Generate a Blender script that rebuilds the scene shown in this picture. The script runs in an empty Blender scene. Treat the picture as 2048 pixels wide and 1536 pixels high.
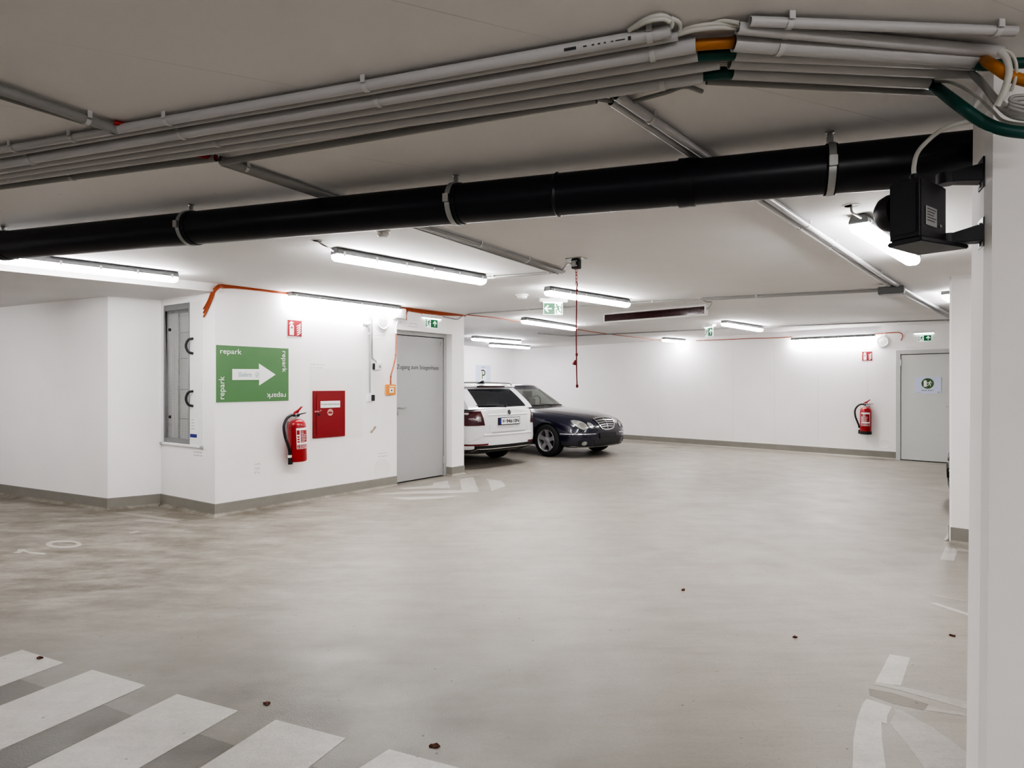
import bpy, bmesh, math, random
import numpy as np
from mathutils import Vector, Matrix
from mathutils.bvhtree import BVHTree
from mathutils.geometry import delaunay_2d_cdt
random.seed(7)
V = Vector
PI = math.pi
EXPO = 1.56
COL = bpy.context.scene.collection

# ------------------------------------------------------------------ camera model
FPX, CX, CY, HC = 1245.0, 1024.0, 768.0, 1.45
CAM = V((0, 0, HC))
def ray(px, py): return V(((px-CX)/FPX, 1.0, (CY-py)/FPX))
def atY(px, py, y): return CAM + ray(px, py)*y
def onz(px, py, z): d = ray(px, py); return CAM + d*((z-HC)/d.z)
def flo(px, py): return onz(px, py, 0.0)

# gently warped ceiling slab: thin plate through surveyed heights
CP = [(-3.24,6.79,2.546),(-.755,9.96,2.562),(0,18.7,2.486),(2.9,15.6,2.51),(7.0,12.2,2.575),(7.9,11.2,2.56),
      (5.8,13.4,2.565),(-3.38,4.24,2.53),(-1.85,3.65,2.508),(-.26,3.04,2.471),(1.26,2.46,2.45),(4.07,5.8,2.425),
      (-3,0,2.50),(0,-3,2.46),(3,0,2.42),(6.5,4,2.42),(9,8,2.48),(-7,6,2.56),(-6,12,2.56),(11,14,2.55),(-4,18,2.5),(2,8,2.52)]
_P = np.array([(c[0],c[1]) for c in CP]); _z = np.array([c[2] for c in CP])
def _U(r): return np.where(r > 1e-9, r*r*np.log(np.maximum(r,1e-9)), 0.0)
_K = _U(np.linalg.norm(_P[:,None]-_P[None],axis=2)) + np.eye(len(CP))*2.0
_A = np.zeros((len(CP)+3,)*2); _A[:-3,:-3] = _K
_A[:-3,-3:] = np.c_[np.ones(len(CP)),_P]; _A[-3:,:-3] = _A[:-3,-3:].T
_W = np.linalg.solve(_A, np.r_[_z,0,0,0])
def ceilz(x, y):
    r = np.hypot(_P[:,0]-x, _P[:,1]-y)
    return float(_U(r)@_W[:-3] + _W[-3] + _W[-2]*x + _W[-1]*y)
def onc(px, py, off=0.0):
    z = 2.5-off
    for _ in range(8):
        p = onz(px, py, z); z = ceilz(p.x, p.y)-off
    return onz(px, py, z)

# ------------------------------------------------------------------ materials
def s2l(c): return tuple(((v/255)/12.92 if v/255 <= .04045 else ((v/255+.055)/1.055)**2.4) for v in c)
def mat(name, col, rough=.5, metal=0, noise=0, scale=6, bump=0, bscale=40, coat=0, emis=None, estr=0, spec=.5):
    m = bpy.data.materials.new(name); m.use_nodes = True
    nt = m.node_tree; b = nt.nodes['Principled BSDF']
    b.inputs['Base Color'].default_value = (*col, 1); b.inputs['Roughness'].default_value = rough
    b.inputs['Metallic'].default_value = metal; b.inputs['Coat Weight'].default_value = coat
    b.inputs['Coat Roughness'].default_value = .05; b.inputs['Specular IOR Level'].default_value = spec
    if emis:
        b.inputs['Emission Color'].default_value = (*emis, 1); b.inputs['Emission Strength'].default_value = estr
    tc = nt.nodes.new('ShaderNodeTexCoord')
    if noise:
        n = nt.nodes.new('ShaderNodeTexNoise'); n.inputs['Scale'].default_value = scale; n.inputs['Detail'].default_value = 6
        nt.links.new(tc.outputs['Object'], n.inputs['Vector'])
        r = nt.nodes.new('ShaderNodeMix'); r.data_type = 'RGBA'
        r.inputs[6].default_value = (*[c*(1-noise) for c in col], 1); r.inputs[7].default_value = (*[min(1, c*(1+noise)) for c in col], 1)
        nt.links.new(n.outputs['Fac'], r.inputs[0]); nt.links.new(r.outputs[2], b.inputs['Base Color'])
    if bump:
        n = nt.nodes.new('ShaderNodeTexNoise'); n.inputs['Scale'].default_value = bscale; n.inputs['Detail'].default_value = 4
        nt.links.new(tc.outputs['Object'], n.inputs['Vector'])
        bp = nt.nodes.new('ShaderNodeBump'); bp.inputs['Strength'].default_value = bump; bp.inputs['Distance'].default_value = .01
        nt.links.new(n.outputs['Fac'], bp.inputs['Height']); nt.links.new(bp.outputs['Normal'], b.inputs['Normal'])
    return m

def nd(nt, t, **kw):
    n = nt.nodes.new(t)
    for k, v in kw.items():
        if k in n.inputs: n.inputs[k].default_value = v
        else: setattr(n, k, v)
    return n
def ramp(nt, src, p0, p1, c0=0., c1=1.):
    r = nd(nt, 'ShaderNodeMapRange'); r.inputs['From Min'].default_value = p0; r.inputs['From Max'].default_value = p1
    r.inputs['To Min'].default_value = c0; r.inputs['To Max'].default_value = c1
    nt.links.new(src, r.inputs['Value']); return r.outputs['Result']
def mixc(nt, fac, a, b):
    r = nd(nt, 'ShaderNodeMix', data_type='RGBA')
    for s, k in ((a, 6), (b, 7)):
        if isinstance(s, tuple): r.inputs[k].default_value = (*s, 1)
        else: nt.links.new(s, r.inputs[k])
    if isinstance(fac, float): r.inputs[0].default_value = fac
    else: nt.links.new(fac, r.inputs[0])
    return r.outputs[2]
def mul(nt, a, b):
    r = nd(nt, 'ShaderNodeMath', operation='MULTIPLY')
    for s, k in ((a, 0), (b, 1)):
        if isinstance(s, float): r.inputs[k].default_value = s
        else: nt.links.new(s, r.inputs[k])
    return r.outputs[0]

def concrete_floor(name, base, dirty, paint=False):
    m = bpy.data.materials.new(name); m.use_nodes = True; nt = m.node_tree; L = nt.links
    b = nt.nodes['Principled BSDF']; geo = nd(nt, 'ShaderNodeNewGeometry')
    pos = geo.outputs['Position']
    def noise(scale, detail=5, rot=0, stretch=1, rough=.55):
        mp = nd(nt, 'ShaderNodeMapping'); mp.inputs['Rotation'].default_value = (0, 0, rot); mp.inputs['Scale'].default_value = (1, stretch, 1)
        L.new(pos, mp.inputs['Vector'])
        n = nd(nt, 'ShaderNodeTexNoise', Scale=scale, Detail=detail, Roughness=rough); L.new(mp.outputs[0], n.inputs['Vector']); return n.outputs['Fac']
    big = ramp(nt, noise(.45, 4), .35, .7); streak = ramp(nt, noise(1.6, 6, math.radians(-20), 5), .45, .75)
    fine = ramp(nt, noise(60, 3), .3, .7)
    # dirt mask: tyre dirt is heaviest to the left, in front of the gate
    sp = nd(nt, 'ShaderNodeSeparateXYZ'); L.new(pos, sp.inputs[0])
    near = mul(nt, ramp(nt, sp.outputs['Y'], 4.0, 2.9), ramp(nt, sp.outputs['X'], 1.3, -.9))  # base colour darkens towards the camera and to the left
    left = ramp(nt, sp.outputs['X'], -.3, -2.8); mid = ramp(nt, sp.outputs['Y'], 2.6, 4.4)
    patch = ramp(nt, noise(1.7, 12, math.radians(8), 2.6, .78), .38, .60)
    dirt = mul(nt, mul(nt, left, mid), patch)
    c = mixc(nt, mul(nt, big, .55), base, tuple(v*.86 for v in base))
    c = mixc(nt, mul(nt, streak, .6), c, tuple(v*.74*k for v, k in zip(base, (1, .99, .95))))
    c = mixc(nt, mul(nt, fine, .34), c, tuple(v*.68 for v in base))
    c = mixc(nt, mul(nt, dirt, .9), c, dirty)
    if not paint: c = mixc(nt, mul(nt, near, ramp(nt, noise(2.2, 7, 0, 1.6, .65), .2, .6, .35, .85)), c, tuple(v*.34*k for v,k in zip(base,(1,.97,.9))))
    gr = ramp(nt, noise(230, 4, 0, 1, .7), .35, .7); c = mixc(nt, mul(nt, gr, .30), c, tuple(v*.62 for v in base))
    s2 = ramp(nt, noise(5, 9, math.radians(-6), 7, .72), .50, .74); c = mixc(nt, mul(nt, s2, .42), c, tuple(v*.62*k for v,k in zip(base,(1,.98,.93))))
    vo3 = nd(nt, 'ShaderNodeTexVoronoi', Scale=17.0, voronoi_dimensions='2D'); L.new(pos, vo3.inputs['Vector'])
    c = mixc(nt, mul(nt, mul(nt, ramp(nt, vo3.outputs['Distance'], .045, .02), ramp(nt, noise(2.1, 3), .47, .6)), .75), c, tuple(v*.3 for v in base))
    vo = nd(nt, 'ShaderNodeTexVoronoi', Scale=3.2, voronoi_dimensions='2D'); L.new(pos, vo.inputs['Vector'])
    spk = ramp(nt, vo.outputs['Distance'], .022, .012)
    pk = ramp(nt, noise(4, 2), .48, .56)
    c = mixc(nt, mul(nt, mul(nt, spk, pk), .8), c, tuple(v*.18 for v in base))
    vo2 = nd(nt, 'ShaderNodeTexVoronoi', Scale=9.0, voronoi_dimensions='2D'); L.new(pos, vo2.inputs['Vector'])
    c = mixc(nt, mul(nt, mul(nt, ramp(nt, vo2.outputs['Distance'], .035, .02), ramp(nt, noise(1.3, 3), .46, .58)), .6), c, tuple(v*.35 for v in base))
    if paint:
        w = ramp(nt, noise(9, 8, 0, 1, .7), .44, .72); w2 = ramp(nt, noise(55, 4), .5, .75)
        c = mixc(nt, mul(nt, w, .75), c, tuple(v*.66 for v in base)); c = mixc(nt, mul(nt, w2, .4), c, tuple(v*.6 for v in base))
    L.new(c, b.inputs['Base Color'])
    L.new(ramp(nt, noise(2.5, 4), .3, .7, .34, .52), b.inputs['Roughness'])
    bp = nd(nt, 'ShaderNodeBump', Strength=.45, Distance=.004); L.new(noise(120, 3), bp.inputs['Height']); L.new(bp.outputs[0], b.inputs['Normal'])
    return m

def painted(name, base, seam=None, rot=0., seamw=.0025, sc=(2.6, .55), rough=.75, spots=.5):
    # rolled white paint over shuttered concrete: faint blotches, board joints and pinholes
    m = bpy.data.materials.new(name); m.use_nodes = True; nt = m.node_tree; L = nt.links
    b = nt.nodes['Principled BSDF']; pos = nd(nt, 'ShaderNodeNewGeometry').outputs['Position']
    n1 = nd(nt, 'ShaderNodeTexNoise', Scale=1.3, Detail=5); L.new(pos, n1.inputs['Vector'])
    n2 = nd(nt, 'ShaderNodeTexNoise', Scale=35, Detail=3); L.new(pos, n2.inputs['Vector'])
    c = mixc(nt, mul(nt, ramp(nt, n1.outputs['Fac'], .35, .7), .6), base, tuple(v*.93 for v in base))
    vo = nd(nt, 'ShaderNodeTexVoronoi', Scale=5.0); L.new(pos, vo.inputs['Vector'])
    k = nd(nt, 'ShaderNodeTexNoise', Scale=1.7, Detail=2); L.new(pos, k.inputs['Vector'])
    c = mixc(nt, mul(nt, mul(nt, ramp(nt, vo.outputs['Distance'], .05, .02), ramp(nt, k.outputs['Fac'], .52, .6)), spots), c, tuple(v*.45 for v in base))
    if seam:
        mp = nd(nt, 'ShaderNodeMapping'); mp.inputs['Rotation'].default_value = (0, 0, rot); mp.inputs['Location'].default_value = (13.3, .21, 0); L.new(pos, mp.inputs['Vector'])
        br = nd(nt, 'ShaderNodeTexBrick', Scale=1.0); L.new(mp.outputs[0], br.inputs['Vector'])
        br.inputs['Color1'].default_value = br.inputs['Color2'].default_value = (0, 0, 0, 1); br.inputs['Mortar'].default_value = (1, 1, 1, 1)
        br.inputs['Mortar Size'].default_value = seamw; br.inputs['Brick Width'].default_value = sc[0]; br.inputs['Row Height'].default_value = sc[1]
        n3 = nd(nt, 'ShaderNodeTexNoise', Scale=1.1, Detail=4); L.new(pos, n3.inputs['Vector'])
        c = mixc(nt, mul(nt, mul(nt, br.outputs['Color'], ramp(nt, n3.outputs['Fac'], .48, .62)), seam), c, tuple(v*.5 for v in base))
    L.new(c, b.inputs['Base Color']); b.inputs['Roughness'].default_value = rough; b.inputs['Specular IOR Level'].default_value = .3
    bp = nd(nt, 'ShaderNodeBump', Strength=.15, Distance=.004); L.new(n2.outputs['Fac'], bp.inputs['Height']); L.new(bp.outputs[0], b.inputs['Normal'])
    return m

M = {}
M['wall'] = painted('wall paint', (.885,.87,.87))
M['ceiling'] = painted('ceiling paint', (.80,.79,.79), seam=.35, rot=math.radians(-22), spots=.35, sc=(60,.62))
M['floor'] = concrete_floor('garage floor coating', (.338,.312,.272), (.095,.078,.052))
M['mark'] = concrete_floor('worn road paint', (.55,.525,.49), (.27,.24,.19), paint=True)
M['mark_dim'] = concrete_floor('faded road paint', (.42,.397,.36), (.28,.24,.19), paint=True)
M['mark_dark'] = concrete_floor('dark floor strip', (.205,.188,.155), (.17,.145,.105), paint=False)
M['skirt'] = mat('skirting paint', (.245,.235,.21), .6, noise=.12, scale=5, bump=.2)
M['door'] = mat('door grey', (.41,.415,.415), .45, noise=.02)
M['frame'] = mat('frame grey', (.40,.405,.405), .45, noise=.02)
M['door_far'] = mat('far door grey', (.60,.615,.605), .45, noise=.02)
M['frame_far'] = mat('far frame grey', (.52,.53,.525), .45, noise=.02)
M['steel'] = mat('brushed steel', (.55,.55,.55), .35, 1, noise=.1, scale=20)
M['zinc'] = mat('galvanised steel', (.45,.46,.46), .42, .8, noise=.15, scale=30)
M['conduit'] = mat('grey conduit plastic', (.50,.50,.51), .38, noise=.03, scale=3)
M['conduit2'] = mat('darker conduit plastic', (.30,.30,.295), .42, noise=.04, scale=3)
M['clip'] = mat('clip plastic', (.55,.55,.55), .4, noise=.02)
M['housing'] = mat('lamp housing grey', (.115,.12,.118), .45, noise=.03)
M['lamp'] = mat('lit diffuser', (.9,.9,.9), .4, noise=.01, emis=(1,.985,.985), estr=22.0)
M['pipe'] = mat('black drain plastic', (.006,.006,.013), .34, noise=.1, scale=8)
M['black'] = mat('black plastic', (.012,.012,.014), .45, noise=.08)
M['blackbox'] = mat('black coated metal', (.016,.016,.021), .42, noise=.08, bump=.1, bscale=200)
M['rubber'] = mat('tyre rubber', (.014,.014,.014), .75, noise=.15, scale=12)
M['green'] = mat('green print', s2l((80,121,77)), .5, noise=.03)
M['white'] = mat('white print', (.82,.82,.81), .5, noise=.01)
M['whitep'] = mat('white plastic', (.78,.78,.77), .4, noise=.015)
M['paper'] = mat('paper', (.58,.63,.80), .6, noise=.03)
M['ink'] = mat('dark ink', (.04,.045,.05), .6, noise=.05)
M['inklight'] = mat('faint grey ink', (.36,.36,.36), .6, noise=.05)
M['inkfaint'] = mat('very faint ink', (.60,.60,.60), .6, noise=.05)
M['gateframe'] = mat('gate frame steel', (.24,.245,.25), .45, .3, noise=.1)
M['wire'] = mat('grey wire', (.36,.36,.35), .4, noise=.04, scale=20)
M['joint'] = mat('board joint', (.74,.73,.73), .8, noise=.05)
M['pen'] = mat('felt pen', (.13,.23,.30), .6, noise=.05)
M['red'] = mat('fire red', (.31,.008,.014), .3, noise=.03, coat=.3)
M['redcab'] = mat('cabinet red', (.235,.008,.012), .38, noise=.03)
M['redsign'] = mat('sign red', (.25,.010,.020), .45, noise=.02)
M['redcord'] = mat('red cord', (.17,.004,.008), .6, noise=.1, scale=80)
M['redtube'] = mat('red conduit', (.38,.02,.02), .5, noise=.05)
M['orange'] = mat('orange cable', (.34,.072,.022), .5, noise=.1, scale=30)
M['orange2'] = mat('orange duct', (.44,.17,.025), .5, noise=.05)
M['orangebox'] = mat('alarm orange', (.70,.27,.05), .45, noise=.03)
M['gduct'] = mat('green duct', (.006,.075,.062), .42, noise=.06)
M['cable'] = mat('grey cable', (.55,.55,.52), .45, noise=.04, scale=20)
M['exit'] = mat('exit green lit', s2l((0,84,44)), .4, noise=.02, emis=s2l((0,150,80)), estr=.05)
M['exitw'] = mat('exit white lit', (.85,.9,.88), .4, noise=.01, emis=(.85,1,.94), estr=.2)
M['exitglow'] = mat('exit light strip', (.85,.9,.88), .4, noise=.01, emis=(.72,1,.90), estr=4.0)
M['led'] = mat('dark red display', (.03,.003,.006), .12, noise=.6, scale=70, spec=.5)
M['blue'] = mat('blue print', (.012,.02,.20), .5, noise=.03)
M['darkgreen'] = mat('dark green print', (.05,.12,.035), .5, noise=.05)
M['leaf'] = mat('dry leaf', (.10,.035,.018), .8, noise=.3, scale=30)
M['patch'] = mat('patched plaster', (.815,.805,.79), .8, noise=.03)
M['tan'] = mat('bare plaster', (.38,.30,.22), .8, noise=.2, scale=40)
M['navy'] = mat('dark blue car paint', (.0045,.0055,.020), .22, noise=.02, coat=1.0)
M['carwhite'] = mat('white car paint', (.70,.70,.71), .25, noise=.01, coat=1.0)
M['chrome'] = mat('chrome', (.75,.75,.76), .14, 1, noise=.02)
M['alloy'] = mat('alloy rim', (.36,.36,.37), .36, .4, noise=.05)
M['lens'] = mat('head lamp lens', (.30,.31,.29), .18, .2, noise=.5, scale=16, coat=.6)
M['tail'] = mat('tail lamp red', (.05,.0015,.004), .35, noise=.3, scale=9, coat=.25)
M['tailw'] = mat('tail lamp clear', (.27,.24,.235), .2, .2, noise=.3, scale=30, coat=1)
M['seam'] = mat('panel gap', (.05,.05,.052), .6, noise=.05)
M['interior'] = mat('car interior', (.045,.043,.04), .7, noise=.1)
M['whitem'] = mat('crest', (.5,.30,.25), .5, noise=.3, scale=60)
def glass(name, tint, fac):
    m = bpy.data.materials.new(name); m.use_nodes = True; nt = m.node_tree; b = nt.nodes['Principled BSDF']
    b.inputs['Base Color'].default_value = (*tint, 1); b.inputs['Roughness'].default_value = .04; b.inputs['Coat Weight'].default_value = .5
    n = nd(nt, 'ShaderNodeTexNoise', Scale=2.0); r = ramp(nt, n.outputs['Fac'], 0, 1, fac-.04, fac+.04)
    t = nd(nt, 'ShaderNodeBsdfTransparent'); t.inputs['Color'].default_value = (.62,.68,.64, 1)
    mx = nd(nt, 'ShaderNodeMixShader'); nt.links.new(r, mx.inputs[0]); nt.links.new(b.outputs[0], mx.inputs[1]); nt.links.new(t.outputs[0], mx.inputs[2])
    nt.links.new(mx.outputs[0], nt.nodes['Material Output'].inputs['Surface']); return m
M['glass'] = glass('wind screen glass', (.20,.205,.19), .50)
M['glassdark'] = glass('tinted rear glass', (.008,.010,.013), .10)

# ------------------------------------------------------------------ mesh builder
class MB:
    def __init__(s): s.v = []; s.f = []
    def add(s, vs, fs):
        o = len(s.v); s.v += [V(p) for p in vs]; s.f += [tuple(i+o for i in f) for f in fs]; return s
    def box(s, x0, x1, y0, y1, z0, z1):
        return s.add([(x,y,z) for z in (z0,z1) for y in (y0,y1) for x in (x0,x1)],
                     [(0,2,3,1),(4,5,7,6),(0,1,5,4),(1,3,7,5),(3,2,6,7),(2,0,4,6)])
    def prism(s, poly, y0, y1):      # outline in x/z, extruded along y (front = y0)
        n = len(poly)
        a = sum(poly[i][0]*poly[(i+1)%n][1]-poly[(i+1)%n][0]*poly[i][1] for i in range(n))
        if a < 0: poly = poly[::-1]
        return s.add([(x,y0,z) for x,z in poly]+[(x,y1,z) for x,z in poly],
              [tuple(range(n)), tuple(range(2*n-1,n-1,-1))]+[(i,n+i,n+(i+1)%n,(i+1)%n) for i in range(n)])
    def prismz(s, poly, z0, z1):     # outline in x/y, extruded along z
        n = len(poly)
        a = sum(poly[i][0]*poly[(i+1)%n][1]-poly[(i+1)%n][0]*poly[i][1] for i in range(n))
        if a < 0: poly = poly[::-1]
        return s.add([(x,y,z0) for x,y in poly]+[(x,y,z1) for x,y in poly],
              [tuple(range(n-1,-1,-1)), tuple(range(n,2*n))]+[(i,(i+1)%n,n+(i+1)%n,n+i) for i in range(n)])
    def tube(s, pts, r, n=10, cap=True, r1=None):
        pts = [V(p) for p in pts]; m = len(pts); o = len(s.v)
        t0 = (pts[1]-pts[0]).normalized(); a = V((0,0,1)) if abs(t0.z) < .9 else V((1,0,0))
        u = t0.cross(a).normalized()
        for i, p in enumerate(pts):
            t = (pts[min(i+1,m-1)]-pts[max(i-1,0)]).normalized()
            u = (u-t*u.dot(t)).normalized(); w = t.cross(u)
            rr = r if r1 is None else r+(r1-r)*i/(m-1)
            for k in range(n):
                an = 2*PI*k/n; s.v.append(p+u*(rr*math.cos(an))+w*(rr*math.sin(an)))
        for i in range(m-1):
            for k in range(n):
                s.f.append((o+i*n+k, o+i*n+(k+1)%n, o+(i+1)*n+(k+1)%n, o+(i+1)*n+k))
        if cap: s.f.append(tuple(o+k for k in range(n-1,-1,-1))); s.f.append(tuple(o+(m-1)*n+k for k in range(n)))
        return s
    def pipe(s, P, ro, ri, n=14):   # open ended pipe along a path
        o = len(s.v); s.tube(P,ro,n,cap=False); o2 = len(s.v); s.tube(P,ri,n,cap=False); m = (len(P)-1)*n
        for k in range(n):
            j = (k+1)%n; s.f.append((o+k,o+j,o2+j,o2+k)); s.f.append((o+m+k,o2+m+k,o2+m+j,o+m+j))
        return s
    def hollow(s, a, b, ro, ri, n=16):   # open ended pipe
        a, b = V(a), V(b); t = (b-a).normalized()
        return s.lathe_axis(a, t, [(ri,0),(ro,0),(ro,(b-a).length),(ri,(b-a).length)], n, close=True)
    def lathe_axis(s, org, ax, prof, n=24, close=False):
        org = V(org); ax = V(ax).normalized(); q = V((0,0,1)) if abs(ax.z) < .9 else V((1,0,0))
        u = ax.cross(q).normalized(); w = ax.cross(u); o = len(s.v); m = len(prof)
        for r, h in prof:
            for k in range(n):
                an = 2*PI*k/n; s.v.append(org+ax*h+u*(r*math.cos(an))+w*(r*math.sin(an)))
        for i in range(m if close else m-1):
            for k in range(n):
                j = (i+1)%m; s.f.append((o+i*n+k, o+i*n+(k+1)%n, o+j*n+(k+1)%n, o+j*n+k))
        if not close:
            if prof[0][0] > 1e-5: s.f.append(tuple(o+k for k in range(n-1,-1,-1)))
            if prof[-1][0] > 1e-5: s.f.append(tuple(o+(m-1)*n+k for k in range(n)))
        return s
    def disc(s, cx, cz, r, y0, y1, n=28, rz=None):   # flat disc facing -y
        rz = rz or r
        return s.prism([(cx+r*math.cos(2*PI*k/n), cz+rz*math.sin(2*PI*k/n)) for k in range(n)], y0, y1)
    def build(s, name, m, parent=None, bevel=0, smooth=35, origin=None, seg=2):
        bm = bmesh.new(); vs = [bm.verts.new(p) for p in s.v]
        for f in s.f:
            try: bm.faces.new([vs[i] for i in f])
            except ValueError: pass
        bmesh.ops.remove_doubles(bm, verts=bm.verts, dist=1e-6)
        bmesh.ops.recalc_face_normals(bm, faces=bm.faces)
        if bevel:
            ed = [e for e in bm.edges if len(e.link_faces) == 2 and e.calc_face_angle(0) > .5]
            bmesh.ops.bevel(bm, geom=ed, offset=bevel, segments=seg, affect='EDGES', clamp_overlap=True)
        return finish(bm, name, m, parent, smooth, origin)
def finish(bm, name, m, parent=None, smooth=35, origin=None):
    if origin is not None: bmesh.ops.translate(bm, verts=bm.verts, vec=-V(origin))
    me = bpy.data.meshes.new(name); bm.to_mesh(me); bm.free()
    for p in me.polygons: p.use_smooth = True
    me.set_sharp_from_angle(angle=math.radians(smooth))
    me.materials.append(m); o = bpy.data.objects.new(name, me); COL.objects.link(o)
    if origin is not None: o.location = origin
    if parent: o.parent = parent
    return o
def spline(pts, n=8):
    pts = [V(p) for p in pts]; P = [2*pts[0]-pts[1]]+pts+[2*pts[-1]-pts[-2]]; out = []
    for i in range(1, len(P)-2):
        for k in range(n):
            t = k/n; a,b,c,d = P[i-1],P[i],P[i+1],P[i+2]
            out.append(.5*((2*b)+(c-a)*t+(2*a-5*b+4*c-d)*t*t+(3*b-a-3*c+d)*t**3))
    return out+[pts[-1]]
def thing(name, label, cat, loc=(0,0,0), rotz=0, group=None):
    o = bpy.data.objects.new(name, None); COL.objects.link(o); o.location = loc; o.rotation_euler = (0,0,rotz); o.empty_display_size = .1
    o['label'] = label; o['category'] = cat
    if group: o['group'] = group
    return o
def tag(o, label, cat, group=None, kind=None):
    o['label'] = label; o['category'] = cat
    if group: o['group'] = group
    if kind: o['kind'] = kind
    return o
def struct(o): o['kind'] = 'structure'; return o
def dup(root, loc, rotz, label, group=None):
    r = root.copy(); COL.objects.link(r); r.location = loc; r.rotation_euler = (0,0,rotz); r['label'] = label
    if group: r['group'] = group
    for ch in list(root.children):
        c = ch.copy(); COL.objects.link(c); c.parent = r
        for g in ch.children:
            d = g.copy(); COL.objects.link(d); d.parent = c
    return r
def text(s, name, m, parent, x, z, w=None, h=None, y=-.001, rot=0, depth=.0006, align='CENTER', size=.1, shear=0, bold=0):
    # lettering in the local x/z plane, facing -y; scaled to width w (or height h)
    cu = bpy.data.curves.new('t', 'FONT'); cu.body = s; cu.size = size; cu.align_x = align; cu.align_y = 'CENTER'; cu.extrude = depth; cu.shear = shear
    cu.resolution_u = 3; cu.offset = bold
    o = bpy.data.objects.new('t', cu); COL.objects.link(o)
    dg = bpy.context.evaluated_depsgraph_get(); me = bpy.data.meshes.new_from_object(o.evaluated_get(dg))
    bpy.data.objects.remove(o); bm = bmesh.new(); bm.from_mesh(me); bpy.data.meshes.remove(me)
    xs = [v.co.x for v in bm.verts]; ys = [v.co.y for v in bm.verts]
    if not xs: bm.free(); return None
    cx, cy = (min(xs)+max(xs))/2, (min(ys)+max(ys))/2
    sx = w/(max(xs)-min(xs)) if w else 1; sy = h/(max(ys)-min(ys)) if h else sx
    if not w: sx = sy
    for v in bm.verts:
        a, b = (v.co.x-cx)*sx, (v.co.y-cy)*sy
        v.co = V((x+a*math.cos(rot)-b*math.sin(rot), y-v.co.z, z+a*math.sin(rot)+b*math.cos(rot)))
    return finish(bm, name, m, parent)
# ------------------------------------------------------------------ walls
class Wall:
    def __init__(s, p, q, L=None):
        s.P = V((p[0],p[1])); d = V((q[0]-p[0], q[1]-p[1])); s.L = L or d.length; s.u = d.normalized()
        s.n = V((s.u.y,-s.u.x)); s.rz = math.atan2(s.u.y, s.u.x)
    def w(s, a, y, z): p = s.P+s.u*a-s.n*y; return V((p.x,p.y,z))
    def hit(s, px, py, y=0.):
        r = ray(px,py); o = s.P-s.n*y; k = (o.x*s.n.x+o.y*s.n.y)/(r.x*s.n.x+r.y*s.n.y)
        p = CAM+r*k; return ((V((p.x,p.y))-s.P).dot(s.u), p.z)
    def rect(s, x0, x1, yt, yb, y=0.):      # pixel rectangle (yt, yb measured on its vertical middle line) -> s0,s1,z0,z1
        xm, ym = (x0+x1)/2, (yt+yb)/2
        return s.hit(x0,ym,y)[0], s.hit(x1,ym,y)[0], s.hit(xm,yb,y)[1], s.hit(xm,yt,y)[1]
    def obj(s, mb, name, m, **k):
        o = mb.build(name, m, **k); p = s.w(0,0,0); o.location = p; o.rotation_euler = (0,0,s.rz); return o
    def thing(s, name, label, cat, a, z, y=0., group=None): return thing(name, label, cat, s.w(a,y,z), s.rz, group)

UA = V((952,1245)).normalized()
P0 = flo(430,1034); P1 = flo(322,1011); P2 = flo(215.5,1021.5); P3 = flo(0,989.5)
P4 = P3+(P3-P2).normalized()*4
A_L = 4.06
WA = Wall(P0, (P0.x+UA.x, P0.y+UA.y), A_L)
WG = Wall(P1, P0); WH = Wall(P2, P1); WL = Wall(P4, P2)
KB = V((0,18.7)); KE = flo(1791,919.4)
WB = Wall(KB, KE, 13.5)
NA = WA.n
WC = Wall(V((KB.x-UA.x*9, KB.y-UA.y*9)), KB)
TOP = 2.66; TH = .25

# stair wall with its door opening
sA0 = WA.hit(793.5,800)[0]; sA1 = WA.hit(904,800)[0]; zA1 = WA.hit(793.5,658.5)[1]
mb = MB(); mb.box(0,sA0,0,TH,0,TOP); mb.box(sA1,A_L,0,TH,0,TOP); mb.box(sA0,sA1,0,TH,zA1,TOP)
struct(WA.obj(mb, 'wall_stair', M['wall']))
# return of the stair wall, running back to the bay end wall
Pe = WA.w(A_L, TH, 0); dK = 4.4
WR = Wall((WA.w(A_L,dK,0).x, WA.w(A_L,dK,0).y), (Pe.x,Pe.y))
mb = MB(); mb.box(0, WR.L, -.0, .2, 0, TOP); struct(WR.obj(mb, 'wall_bay_side', M['wall']))
# gate wall with niche
g0, g1, gz0, gz1 = WG.rect(327,404,604,889); gz0 = WG.hit(330,884)[1]; gz1 = WG.hit(331,611)[1]
mb = MB(); gl = WG.L
mb.box(0,g0,0,.4,0,TOP); mb.box(g1,gl,0,TH*.55,0,TOP); mb.box(g0,g1,0,.4,0,gz0); mb.box(g0,g1,0,.4,gz1,TOP); mb.box(g0,g1,.10,.4,gz0,gz1)
struct(WG.obj(mb, 'wall_gate', M['wall']))
mb = MB(); mb.box(0,WH.L,0,.2,0,TOP); struct(WH.obj(mb,'wall_front_left',M['wall']))
mb = MB(); mb.box(0,WL.L,0,.2,0,TOP); struct(WL.obj(mb,'wall_left',M['wall']))
# back wall with door opening
sB0, zB1 = WB.hit(1792,701); sB1 = sB0+1.06
mb = MB(); mb.box(0,sB0,0,TH,0,TOP); mb.box(sB1,WB.L,0,TH,0,TOP); mb.box(sB0,sB1,0,TH,zB1,TOP)
struct(WB.obj(mb,'wall_back',M['wall']))
mb = MB(); mb.box(0,WC.L,0,.2,0,TOP); struct(WC.obj(mb,'wall_bay_end',M['wall']))
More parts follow.
